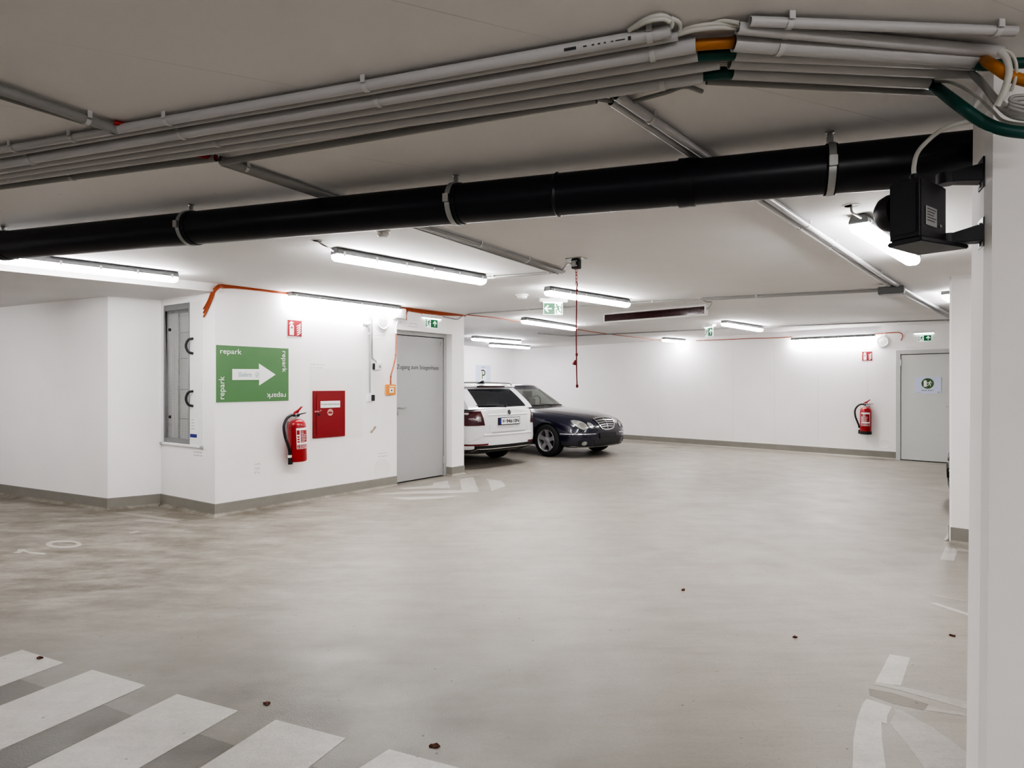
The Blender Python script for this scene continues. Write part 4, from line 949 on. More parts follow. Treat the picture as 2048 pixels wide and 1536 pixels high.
for i,(px,pt,lb) in enumerate(cl):
    c = pAt(px); t = thing('pipe_clamp',lb,'pipe clamp',c,0,'pipe clamps of the black drain')
    b = MB(); b.hollow(-pd*.013,pd*.013,D/2+.0085,D/2+.003 if 0 else D/2,40); b.build('band',M['zinc'],t)
    b = MB(); b.hollow(-pd*.02,pd*.02,D/2+.004,D/2,40); b.build('rubber_liner',M['rubber'],t)
    zt = ceilz(c.x,c.y)-c.z; b = MB(); b.tube([(0,0,D/2+.006),(0,0,zt)],.006,10); b.build('threaded_rod',M['zinc'],t)
    b = MB(); b.lathe_axis((0,0,D/2+.006),(0,0,1),[(.013,0),(.013,.028),(.009,.03),(.009,.05)],8); b.build('nut',M['zinc'],t)
    b = MB(); b.lathe_axis((0,0,zt),(0,0,-1),[(.018,0),(.018,.004),(.010,.008),(.010,.03)],14); b.build('ceiling_anchor',M['zinc'],t)
    e = V((0,-1,0)); e = (e-pd*e.dot(pd)).normalized()
    b = MB(); q = e*(D/2+.008); u = pd*.015; w = e*.016; v = V((0,0,.02)); 
    b.add([q-u-v,q+u-v,q+u-v+w,q-u-v+w,q-u+v,q+u+v,q+u+v+w,q-u+v+w],[(0,1,2,3),(7,6,5,4),(0,4,5,1),(1,5,6,2),(2,6,7,3),(3,7,4,0)]); b.build('buckle',M['steel'],t,bevel=.002)

# ------------------------------------------------------------------ black sensor box on the near column
n2 = (V((cN.x,cN.y))-V((cF.x,cF.y))).normalized()
bx = atY(1838,420,2.02)
t = thing('sensor_box','black sensor box with round lens on two brackets on the near column','sensor',bx,math.radians(28))
s = 2.02/FPX
# box outline in plan: front plate faces the camera's left
hw, hh, dp = .056, .115, .135
def at_(px,py,y): return t.matrix_world.inverted()@atY(px,py,y)
bpy.context.view_layer.update()
Y = 2.02
A0,A1 = at_(1778,360,2.03),at_(1841,350,1.94); A2 = at_(1893,352,2.06)
zt_, zb_ = (768-357)/FPX*1.97+HC-bx.z, (768-478)/FPX*1.97+HC-bx.z
A3 = A0+(A2-A1)
b = MB(); b.prismz([(A0.x,A0.y),(A1.x,A1.y),(A2.x,A2.y),(A3.x,A3.y)],zb_,zt_); b.build('case',M['blackbox'],t,bevel=.006,seg=3)
ax = (A1-A0); ax.z = 0; ax.normalize(); sd = (A2-A1); sd.z = 0; sd.normalize()
b = MB(); q0_,q1_ = A0+ax*.012-sd*.003,A1-ax*.010-sd*.003
b.prismz([(q0_.x,q0_.y),(q1_.x,q1_.y),(q1_.x+sd.x*.01,q1_.y+sd.y*.01),(q0_.x+sd.x*.01,q0_.y+sd.y*.01)],zb_+.016,zt_-.016); b.build('back_cover',M['blackbox'],t,bevel=.003)
# lens dome sticking out to the far left
cL = at_(1779,428,2.10); b = MB(); b.lathe_axis(cL+ax*.03,-ax,[(.062,0),(.062,.025),(.056,.045),(.042,.060),(.020,.068),(0,.070)],32); b.build('lens_dome',M['black'],t)
# base plate at the bottom
b = MB(); C0 = (A0+A1+A2+A3)/4
pl = [A0-ax*.004-sd*.004,A1+ax*.006-sd*.01,A2+ax*.045+sd*.0,A2+ax*.05+sd*.05,A3+sd*.01]
b.prismz([(p.x,p.y) for p in pl],zb_-.014,zb_); b.build('base_plate',M['blackbox'],t,bevel=.003)
# rating label on the side
l0,l1 = A1.lerp(A2,.18),A1.lerp(A2,.60); lo = ax*.0015; z0_,z1_ = zb_+.045,zb_+.105
b = MB(); b.add([V((l0.x,l0.y,z0_))+lo,V((l1.x,l1.y,z0_))+lo,V((l1.x,l1.y,z1_))+lo,V((l0.x,l0.y,z1_))+lo],[(0,1,2,3)]); lb_ = b.build('rating_label',M['inklight'],t); lb_['label'] = 'pale grey rating label'
b = MB()
for k in range(5):
    z_ = z1_-.010-.009*k; p_,q_ = l0.lerp(l1,.1),l0.lerp(l1,.9-.1*(k%3)); b.add([V((p_.x,p_.y,z_))+lo*1.5,V((q_.x,q_.y,z_))+lo*1.5,V((q_.x,q_.y,z_+.003))+lo*1.5,V((p_.x,p_.y,z_+.003))+lo*1.5],[(0,1,2,3)])
b.build('label_print',M['ink'],lb_)
b = MB(); p_ = A1.lerp(A2,.74); b.lathe_axis(V((p_.x,p_.y,zb_+.055)),ax,[(.005,0),(.005,.003)],10); b.build('screw',M['zinc'],t)
# two wall brackets
for nm,(py0,py1,pyc) in (('upper_bracket',(316,378,358)),('lower_bracket',(436,496,480))):
    w0 = at_(1966,py0,2.02); w1 = at_(1966,py1,2.02); c = at_(1893,pyc,2.07)
    nn_ = t.matrix_world.to_3x3().inverted()@V((-n2.y if n2.y>0 else n2.y,0,0)); 
    vv = (t.matrix_world.to_3x3().inverted()@V((cN.x-cF.x,cN.y-cF.y,0))).normalized(); oo = vv.cross(V((0,0,1))); 
    if oo.dot(c-w0) < 0: oo = -oo
    b = MB(); h2 = (w0.z-w1.z)/2; zc = (w0.z+w1.z)/2; m_ = V((w0.x,w0.y,zc))
    b.add([m_+vv*a_+oo*o_+V((0,0,z_)) for a_ in (-.045,.028) for o_ in (0,.005) for z_ in (-h2,h2)],[(0,1,3,2),(4,6,7,5),(0,4,5,1),(2,3,7,6),(0,2,6,4),(1,5,7,3)])
    pb_ = b.build(nm+'_plate',M['blackbox'],t,bevel=.002); pb_.name = 'bracket_plate'
    b = MB(); s0_ = m_+oo*.004; e_ = V((c.x,c.y,c.z))
    u_ = (e_-s0_).normalized(); sgn = 1 if nm[0]=='u' else -1
    b.add([s0_+vv*.030+V((0,0,h2*.55)),s0_-vv*.030+V((0,0,h2*.55)),s0_-vv*.030-V((0,0,h2*.6)),s0_+vv*.030-V((0,0,h2*.6)),
           e_+vv*.026+V((0,0,.014)),e_-vv*.026+V((0,0,.014)),e_-vv*.026-V((0,0,.014)),e_+vv*.026-V((0,0,.014))],[(0,1,2,3),(7,6,5,4),(0,4,5,1),(1,5,6,2),(2,6,7,3),(3,7,4,0)])
    b.build('bracket_arm',M['blackbox'],t,bevel=.003)
    b = MB(); b.lathe_axis(e_+V((0,0,-.018)),(0,0,1),[(.030,0),(.030,.036)],24); b.build('pivot',M['blackbox'],t,bevel=.002)
    for z_ in (.62,-.72): b = MB(); b.lathe_axis(m_+oo*.004+V((0,0,z_*h2))-vv*.012,oo,[(.006,0),(.006,.005)],10); b.build('bolt',M['zinc'],t)
g_ = at_(1828,352,2.03); b = MB(); b.lathe_axis(V((g_.x,g_.y,zt_-.004)),(0,0,1),[(.016,0),(.016,.016),(.013,.018),(.013,.034),(.009,.038)],16); b.build('cable_gland',M['black'],t)
gw = t.matrix_world@V((g_.x,g_.y,zt_+.03))
cable([gw,gw+V((0,0,.03)),atY(1834,308,2.03),atY(1850,287,2.03),atY(1880,262,2.02),atY(1915,248,2.0),atY(1945,243,1.99),atY(1975,243,1.97)],.0070,'cable','grey_cable','pale grey cable arching up from the black sensor box','cable')

# ------------------------------------------------------------------ pull cord switch, hanging signs, sensors
a = onc(1152.5,517,0); t = thing('pull_switch','black ceiling pull switch with a long red cord','pull switch',a,math.radians(-35))
b = MB(); b.box(-.075,.075,-.05,.05,-.006,0); b.build('mount_plate',M['zinc'],t)
b = MB(); b.box(-.032,.032,-.03,.03,-.085,-.006); b.build('case',M['black'],t,bevel=.005)
b = MB(); b.box(-.026,.012,-.0315,-.03,-.07,-.02); b.build('type_plate',M['inklight'],t)
b = MB(); b.lathe_axis((.02,-.03,-.025),(0,-1,0),[(.006,0),(.006,.004)],10); b.lathe_axis((.02,-.03,-.065),(0,-1,0),[(.006,0),(.006,.004)],10); b.build('screw',M['steel'],t)
zc0 = atY(1152.5,540,a.y).z-a.z; zend = atY(1152.5,772,a.y).z-a.z
ch = MB(); z = -.085; i = 0
while z > -.20:
    pts = [((.008 if i%2==0 else 0)*math.cos(q),(.008 if i%2 else 0)*math.cos(q),z-.016+.016*math.sin(q)) for q in [2*PI*k/12 for k in range(13)]]; ch.tube(pts,.0022,6); z -= .026; i += 1
ch.build('chain',M['redtube'],t)
b = MB(); b.tube(spline([(0,0,-.19),(.010,0,-.215),(.004,0,-.245),(.014,0,-.265)],6),.005,8); b.build('hook',M['redcord'],t)
cord = MB(); cord.tube(spline([(.004,0,-.24),(0,0,-.6),(.002,0,zend*.8),(.004,0,zend*.92),(.008,0,zend)],8),.0054,8); cord.build('cord',M['redcord'],t)
def kn(z,x,r,name):
    b = MB(); b.lathe_axis((x,0,z-r*1.4),(0,0,1),[(0,0),(r*.8,r*.5),(r,r*1.4),(r*.8,r*2.3),(0,r*2.8)],14); b.build(name,M['redcord'],t)
kn(atY(1152,709,a.y).z-a.z,.004,.011,'knot'); kn(zend,.008,.012,'knot')
zz = atY(1152,725,a.y).z-a.z; b = MB(); b.lathe_axis((-.006,0,zz+.022),(-.25,0,-1),[(.004,0),(.012,.014),(.020,.036),(.018,.042)],16); b.build('bell_grip',M['redcord'],t)
cable([a+V((-.03,.03,-.04)),onc(1138,527,.03),onc(1131,533,.02),onc(1126,539,.02)],.007,'conduit2','grey_cable','short grey cable from the pull switch to the conduit end','cable')
# hanging exit sign with left arrow
tl,br_ = None,None
Ye = 1245*(2.53-.05-HC)/(768-604.); c = atY(1106,617.5,Ye+.0)
pw = (1125.5-1087.5)/FPX*Ye*1.03; ph = (630.5-606)/FPX*Ye
t = thing('exit_sign','hanging green exit sign with left arrow near the red cord','exit sign',c,math.radians(8),'green emergency exit signs')
exit_panel(t,pw,ph,PI,1,True)
top = ceilz(c.x,c.y)-c.z
b = MB(); b.box(-pw/2-.05,pw/2+.06,-.03,.03,ph/2+.004,ph/2+.05); b.build('lamp_case',M['whitep'],t,bevel=.005)
b = MB(); b.box(-pw/2,pw/2,-.02,.02,ph/2-.0,ph/2+.004); b.build('light_strip',M['exitglow'],t)
if top > ph/2+.05: b = MB(); b.box(-.05,.05,-.02,.02,ph/2+.05,top); b.build('ceiling_mount',M['whitep'],t)
# small exit sign seen nearly end on
Ye = 1245*(ceilz(4,11)-.05-HC)/(768-653.); c = atY(1418,664,Ye); ph = .115*1.45
t = thing('exit_sign','small exit sign hanging nearly end-on before the back wall','exit sign',c,math.radians(-76),'green emergency exit signs')
exit_panel(t,.26,ph,PI/2,-1,True)
top = ceilz(c.x,c.y)-c.z
b = MB(); b.box(-.17,.17,-.04,.04,ph/2+.003,ph/2+.05); b.build('lamp_case',M['whitep'],t,bevel=.005)
b = MB(); b.box(-.13,.13,-.02,.02,ph/2-.001,ph/2+.003); b.build('light_strip',M['exitglow'],t)
if top > ph/2+.05: b = MB(); b.box(-.05,.05,-.02,.02,ph/2+.05,top); b.build('ceiling_mount',M['whitep'],t)
# dark red display bar
ya,yb = 9.15,8.1; qa = atY(1209,633.5,ya); qb = atY(1414,624,yb); c = (qa+qb)/2; d = qb-qa; L = V((d.x,d.y)).length; h = .135
t = thing('display_bar','long dark red display in a white frame hanging from the ceiling','display',c,math.atan2(d.y,d.x))
b = MB(); f = .020; b.box(-L/2,L/2,-.035,.035,h/2-f,h/2); b.box(-L/2,L/2,-.035,.035,-h/2,-h/2+f); b.box(-L/2,-L/2+f,-.035,.035,-h/2+f,h/2-f); b.box(L/2-f,L/2,-.035,.035,-h/2+f,h/2-f); b.box(-L/2+f,L/2-f,.0,.034,-h/2+f,h/2-f); b.build('frame',M['whitep'],t,bevel=.002)
b = MB(); b.box(-L/2+f,L/2-f,-.029,-.001,-h/2+f,h/2-f); b.build('screen',M['led'],t)
for sx in (-.42,.42): b = MB(); b.tube([(sx*L,.0,h/2),(sx*L,.0,ceilz(c.x+d.x*sx,c.y+d.y*sx)-c.z)],.006,8); b.build('hanger',M['zinc'],t)
cable([onc(1407,601,.02),onc(1414,604,.03),onc(1423,604,.03),onc(1421,611,.05),qb+V((.0,.02,.03))],.006,'conduit2','grey_cable','grey cable dropping to the right end of the red display','cable')
# smoke detectors
def detector(px,py,r,label,off=0):
    a = onc(px,py,.02); t = thing('smoke_detector',label,'smoke detector',V((a.x,a.y,ceilz(a.x,a.y)-.002)),0,'round white ceiling detectors')
    b = MB(); b.lathe_axis((0,0,0),(0,0,-1),[(r,0),(r,.014),(r*.93,.018)],28); b.build('base',M['whitep'],t)
    b = MB(); b.lathe_axis((0,0,-.018),(0,0,-1),[(r*.8,0),(r*.78,.02),(r*.55,.034),(0,.036)],28); b.build('dome',M['whitep'],t)
detector(1044,592,.065*1.2,'white smoke detector left of the hanging exit sign')
detector(766,465,.05,'white ceiling detector just under the middle of the black pipe')
# feed cables of two lights from round ceiling outlets
a = onc(640,484,0); b0 = onc(668,503,.03); cable([onc(636,482,.004),onc(645,489,.02),onc(655,494,.03),b0],.006,'conduit2','grey_cable','short grey feed cable at the left end of the nearest middle light','cable')
cable([onc(1702,412,.004),onc(1704,424,.03),onc(1714,431,.035),onc(1722,436,.03)],.006,'conduit2','grey_cable','short grey feed cable at the top of the light behind the sensor box','cable')
for px,py,lb in ((1702,411,'round ceiling outlet at the top of the light behind the sensor box'),(634,481,'round ceiling outlet left of the nearest middle light')):
    a = onc(px,py,0); mb = MB(); mb.lathe_axis((0,0,0),(0,0,-1),[(.045,0),(.045,.003),(.035,.003),(.033,.0)],24); o = mb.build('ceiling_outlet',M['patch']); o.location = a; tag(o,lb,'ceiling outlet','round ceiling outlets')
# small rusty stain plate near the second light
# ------------------------------------------------------------------ floor markings
def fmark(polys, name, label, m='mark', grp=None, h=.0014):
    h = {'mark_dim':.0010,'mark_dark':.0006}.get(m,h)
    mb = MB()
    for p in polys: mb.prismz([(flo(*q).x,flo(*q).y) for q in p],.0,h)
    o = mb.build(name, M[m], origin=flo(*polys[0][0])); tag(o,label,'floor marking',grp); return o
STR = []
def stripe(FL, Lp, FR, Rp, label):
    a,b = flo(*FL),flo(*FR); da = (flo(*Lp)-a).normalized(); db = (flo(*Rp)-b).normalized(); d = (da+db).normalized()
    STR.append((a,da,b,db)); mb = MB(); c,e = b+d*2.9,a+d*2.9; mb.prismz([(a.x,a.y),(b.x,b.y),(c.x,c.y),(e.x,e.y)],0,.0014)
    o = mb.build('crosswalk_stripe',M['mark'],origin=a); tag(o,label,'floor marking','white crosswalk stripes')
stripe((44,1300),(0,1314.5),(128,1326),(0,1374),'farthest left white crosswalk stripe, its end showing at the left edge')
stripe((184.5,1340),(0,1411),(292,1371),(0,1502),'second white crosswalk stripe counted from the left')
stripe((354,1388.5),(50.5,1536),(477,1422),(281,1536),'middle of the five white crosswalk stripes')
stripe((551.4,1440),(395.5,1536),(692,1477),(620,1536),'fourth white crosswalk stripe counted from the left')
stripe((778,1499),(738,1536),(925,1538),(890,1556),'rightmost white crosswalk stripe, only its end in view')
for k,nm in enumerate(['leftmost','second','third','rightmost']):
    _,_,b,db = STR[k]; a,da,_,_ = STR[k+1]; q = [b+db*.20,a+da*.21,a+da*2.9,b+db*2.9]
    mb = MB(); mb.prismz([(p.x,p.y) for p in q],0,.0006); o = mb.build('dark_gap_strip',M['mark_dark'],origin=q[0]); tag(o,nm+' dark worn strip between two white crosswalk stripes','floor marking','dark strips between the crosswalk stripes')
z1_ = lambda L: [(740+x/5.12,920+y/5.12) for x,y in L]
H_ = 'striped keep clear area at the stair door'
fmark([z1_([(650,235),(795,213),(820,287),(640,290),(350,300),(290,290),(640,262)])],'hatch_stripe','white floor stripe nearest the sill of the grey stair door','mark',H_)
fmark([z1_([(920,200),(1055,172),(1118,325),(960,335),(690,342),(30,358),(130,340),(400,322),(700,312),(940,308)])],'hatch_stripe','long white floor stripe in front of the stair door with a broad right end','mark',H_)
fmark([z1_([(1190,190),(1350,215),(1388,268),(1245,318),(1215,230)])],'hatch_stripe','short white floor stripe farthest right of the stair door','mark',H_)
fmark([z1_([(190,385),(600,375),(920,365),(740,395),(400,410),(300,400)])],'hatch_stripe','thin white floor stripe farthest out in front of the stair door','mark',H_)
fmark([z1_([(880,170),(1240,126),(1243,134),(890,182)])],'bay_line','worn white line starting at the stair wall corner','mark_dim','thin parking bay lines')
z2_ = lambda L: [(1000+x/5.12,880+y/5.12) for x,y in L]
BL = 'thin parking bay lines'
fmark([z2_([(408,243),(760,205),(780,212),(430,255)]),z2_([(362,206),(420,206),(590,222),(560,230)])],'bay_mark','white bay corner mark in front of the dark car front wheel','mark_dim',BL)
fmark([z2_([(1255,136),(1425,118),(1440,124),(1270,143)]),z2_([(1115,118),(1150,115),(1290,132),(1262,138)])],'bay_mark','white bay corner mark beyond the nose of the dark car','mark_dim',BL)
fmark([z2_([(1590,64),(1640,62),(1812,80),(1800,86)]),z2_([(1700,74),(1812,78),(1806,84),(1720,80)])],'bay_mark','white bay mark at the foot of the back wall','mark_dim',BL)
fmark([z2_([(40,290),(70,288),(126,296),(110,301)]),z2_([(105,270),(130,267),(244,277),(225,281)])],'bay_mark','small white bay mark behind the white car','mark_dim',BL)
z3_ = lambda L: [(1648+x/2.415,900+y/2.415) for x,y in L]
fmark([z3_([(318,988),(416,1004),(372,1140),(248,1122)])],'bay_mark','square white bay mark at lower right above the long strip','mark','bay marks at the lower right')
fmark([z3_([(250,1116),(690,1214),(690,1252),(372,1162),(240,1134)])],'bay_line','long pale strip at lower right running to the near column','mark_dim','bay marks at the lower right')
fmark([z3_([(500,1238),(690,1274),(690,1287),(495,1258)])],'bay_line','thin pale strip at lower right by the near column','mark_dim','bay marks at the lower right')
fmark([z3_([(215,1152),(330,1172),(505,1228),(480,1258),(330,1225),(220,1184)])],'overpaint_strip','dark overpainted strip at lower right','mark_dark')
fmark([z3_([(205,1203),(332,1242),(306,1284),(303,1324),(277,1316),(280,1400),(298,1536),(300,1570),(138,1570),(142,1400),(160,1300),(183,1235)])],'curved_marking','bright white curved marking at the lower right corner','mark')
fmark([z3_([(340,1240),(530,1345),(690,1462),(690,1570),(510,1570),(400,1420),(318,1322),(345,1268)])],'faded_marking','faded pale fan-shaped marking beside the bright curved one','mark_dim')
fmark([z3_([(505,738),(545,740),(700,790),(700,803),(600,770)])],'bay_line','thin white line running right into the near column','mark',BL)
fmark([z3_([(508,698),(540,699),(690,728),(690,733),(560,711)])],'bay_line','faint upper line running right into the near column','mark_dim',BL)
fmark([z3_([(588,468),(648,480),(630,536),(560,528)]),z3_([(648,473),(700,484),(700,494),(642,486)])],'bay_mark','white bay mark at the foot of the far right column','mark',BL)
z4_ = lambda L: [(x/4.452,1000+y/4.452) for x,y in L]
n = 40; O_ = [(567+162*math.cos(2*PI*k/n),395+34*math.sin(2*PI*k/n)) for k in range(n)]; I_ = [(572+112*math.cos(2*PI*k/n),394+20*math.sin(2*PI*k/n)) for k in range(n)]
mb = MB(); Op=[flo(*q) for q in z4_(O_)]; Ip=[flo(*q) for q in z4_(I_)]
vs = [(p.x,p.y,.0014) for p in Op]+[(p.x,p.y,.0014) for p in Ip]+[(p.x,p.y,0) for p in Op]+[(p.x,p.y,0) for p in Ip]
fs = []
for k in range(n): j=(k+1)%n; fs += [(k,j,n+j,n+k),(2*n+k,3*n+k,3*n+j,2*n+j),(k,2*n+k,2*n+j,j),(n+k,n+j,3*n+j,3*n+k)]
mb.add(vs,fs); o = mb.build('bay_number',M['mark'],origin=Op[0]); tag(o,'white painted figure 0 on the floor at the left','floor marking','painted bay number at the left')
fmark([z4_([(112,470),(150,460),(162,440),(215,438),(265,460),(412,474),(388,490),(272,480),(205,460),(168,476)])],'bay_number','white painted figure 1 on the floor beside the 0 at the left','mark','painted bay number at the left')
fmark([z4_([(1140,290),(1230,272),(1252,284),(1165,303)])],'bay_mark','small white bar on the floor right of the painted 0','mark_dim',BL)
fmark([z4_([(1000,115),(1090,106),(1640,178),(1560,190)])],'bay_line','pale strip on the floor before the mesh gate, upper of two','mark_dim',BL)
fmark([z4_([(1190,178),(1280,166),(1600,200),(1570,214),(1205,186)])],'bay_line','pale strip on the floor before the mesh gate, lower of two','mark_dim',BL)
# scraps on the floor
def leaf(px,py,r,label,seed):
    rr = random.Random(seed); p = flo(px,py); mb = MB(); n = 9; top=[]
    pts = [(r*rr.uniform(.55,1.15)*math.cos(2*PI*k/n)*1.3, r*rr.uniform(.5,1.1)*math.sin(2*PI*k/n), rr.uniform(.002,.012)) for k in range(n)]
    mb.add(pts+[(0,0,.004)]+[(x*.9,y*.9,.0) for x,y,z in pts]+[(0,0,.0)], [(k,(k+1)%n,n) for k in range(n)]+[(n+1+(k+1)%n,n+1+k,2*n+1) for k in range(n)]+[(k,n+1+k,n+1+(k+1)%n,(k+1)%n) for k in range(n)])
    o = mb.build('dry_leaf',M['leaf']); o.location = (p.x,p.y,.0); tag(o,label,'leaf','dry leaves on the floor')
leaf(535,1408,.016,'reddish dry leaf on the floor above the fourth crosswalk stripe',1)
leaf(869,1493,.016,'brown dry leaf on the floor near the rightmost crosswalk stripe',2)
leaf(1906,1272,.016,'dark dry leaf on the floor next to the near column',3)
leaf(1590,1275,.012,'small dry leaf at the right above the square bay mark',4)
leaf(1366,1181,.012,'small dry leaf in the middle right of the floor',5)
leaf(80,1317,.014,'dark dry leaf lying on the farthest left crosswalk stripe',6)

# ------------------------------------------------------------------ cars
def subd(bm_mb, lv=2):
    bm = bmesh.new(); vs = [bm.verts.new(p) for p in bm_mb.v]
    for f in bm_mb.f: bm.faces.new([vs[i] for i in f])
    bmesh.ops.remove_doubles(bm,verts=bm.verts,dist=1e-5); bmesh.ops.recalc_face_normals(bm,faces=bm.faces)
    me = bpy.data.meshes.new('t'); bm.to_mesh(me); bm.free(); o = bpy.data.objects.new('t',me); COL.objects.link(o)
    md = o.modifiers.new('s','SUBSURF'); md.levels = lv; md.render_levels = lv
    return o
def evalbm(o):
    dg = bpy.context.evaluated_depsgraph_get(); me = bpy.data.meshes.new_from_object(o.evaluated_get(dg)); bm = bmesh.new(); bm.from_mesh(me)
    bpy.data.meshes.remove(me); bpy.data.objects.remove(o); return bm
def loft(stations):
    mb = MB(); S = []
    for x,zb,ws,zs,wm,zm,wh,zh,wt,zt,zc in stations:
        half = [(0,zb),(ws*.75,zb),(ws,zs),(wm*.985,(zs+zm)*.5),(wm,zm),(wm*.3+wh*.7,zm*.35+zh*.65),(wh,zh),(wt,zt),(wt*.55,zt*.25+zc*.75),(0,zc)]
        ring = half+[(-y,z) for y,z in half[-2:0:-1]]; S.append([(x,y,z) for y,z in ring])
    m = len(S[0]); n = len(S); mb.add([p for r in S for p in r],[(i*m+k,i*m+(k+1)%m,(i+1)*m+(k+1)%m,(i+1)*m+k) for i in range(n-1) for k in range(m)])
    for r in (0,n-1):   # end faces as strips between the two halves
        for k in range(0,9):
            a,b = r*m+k, r*m+k+1; c,d = r*m+(m-k-1)%m, r*m+(m-k)%m
            if k == 0: mb.f.append((a,b,c))
            elif k == 8: mb.f.append((a,b,d))
            else: mb.f.append((a,b,c,d))
    return mb
def poly_grid(poly, step):
    P = [V(p) for p in poly]; pts=[]; n=len(P)
    for i in range(n):
        a,b = P[i],P[(i+1)%n]; k=max(1,int((b-a).length/step))
        for j in range(k): pts.append(a.lerp(b,j/k))
    ne=len(pts); edges=[(i,(i+1)%ne) for i in range(ne)]
    xs=[p.x for p in P]; ys=[p.y for p in P]
    def inside(q):
        c=False
        for i in range(ne):
            a,b=pts[i],pts[(i+1)%ne]
            if (a.y>q.y)!=(b.y>q.y) and q.x<(b.x-a.x)*(q.y-a.y)/(b.y-a.y)+a.x: c=not c
        return c
    y=min(ys)+step*.5; extra=[]
    while y<max(ys):
        x=min(xs)+step*.5
        while x<max(xs):
            q=V((x,y))
            if inside(q) and min((q-p).length for p in pts[:ne])>step*.35: extra.append(q)
            x+=step
        y+=step
    r=delaunay_2d_cdt(pts+extra,edges,[list(range(ne))],1,1e-6); return r[0],r[2]
def proj(bvh, poly, fn, off, step, name, m, parent, thick=.0):
    vs,fs = poly_grid(poly,step); out=[]; ok=[]
    for q in vs:
        o,d = fn(q.x,q.y); h = bvh.ray_cast(o,d.normalized())
        if h[0] is None: out.append(V((0,0,0))); ok.append(False)
        else:
            nn = h[1] if h[1].dot(d)<0 else -h[1]; out.append(h[0]+nn*off); ok.append(True)
    mb = MB(); mb.v=out; mb.f=[tuple(f) for f in fs if all(ok[i] for i in f)]
    return mb.build(name,m,parent,smooth=60) if mb.f else None
def line(bvh, pts, w, fn, off, name, m, parent, step=.03):
    # thin ribbon following the surface
    P=[V(p) for p in pts]; L=[]
    for a,b in zip(P[:-1],P[1:]):
        k=max(1,int((b-a).length/step))
        for j in range(k): L.append(a.lerp(b,j/k))
    L.append(P[-1]); mb=MB(); prev=None
    for i,p in enumerate(L):
        t=(L[min(i+1,len(L)-1)]-L[max(i-1,0)]).normalized(); nrm=V((-t.y,t.x))*w/2; row=[]
        for q in (p-nrm,p+nrm):
            o,d=fn(q.x,q.y); h=bvh.ray_cast(o,d.normalized())
            if h[0] is None: row=None; break
            nn=h[1] if h[1].dot(d)<0 else -h[1]; row.append(h[0]+nn*off)
        if row:
            mb.v+=row
            if prev is not None: k=len(mb.v); mb.f.append((k-4,k-3,k-1,k-2))
            prev=1
        else: prev=None
    return mb.build(name,m,parent,smooth=60) if mb.f else None
front = lambda y,z: (V((4,y,z)),V((-1,0,0)))
rear = lambda y,z: (V((-4,y,z)),V((1,0,0)))
top = lambda x,y: (V((x,y,3)),V((0,0,-1)))
sideR = lambda x,z: (V((x,-3,z)),V((0,1,0)))
sideL = lambda x,z: (V((x,3,z)),V((0,-1,0)))
def radial(x0,sgn): return lambda a,z: (V((x0+sgn*4*math.cos(a),4*math.sin(a)*1.0,z)),V((-sgn*math.cos(a),-math.sin(a),0)))

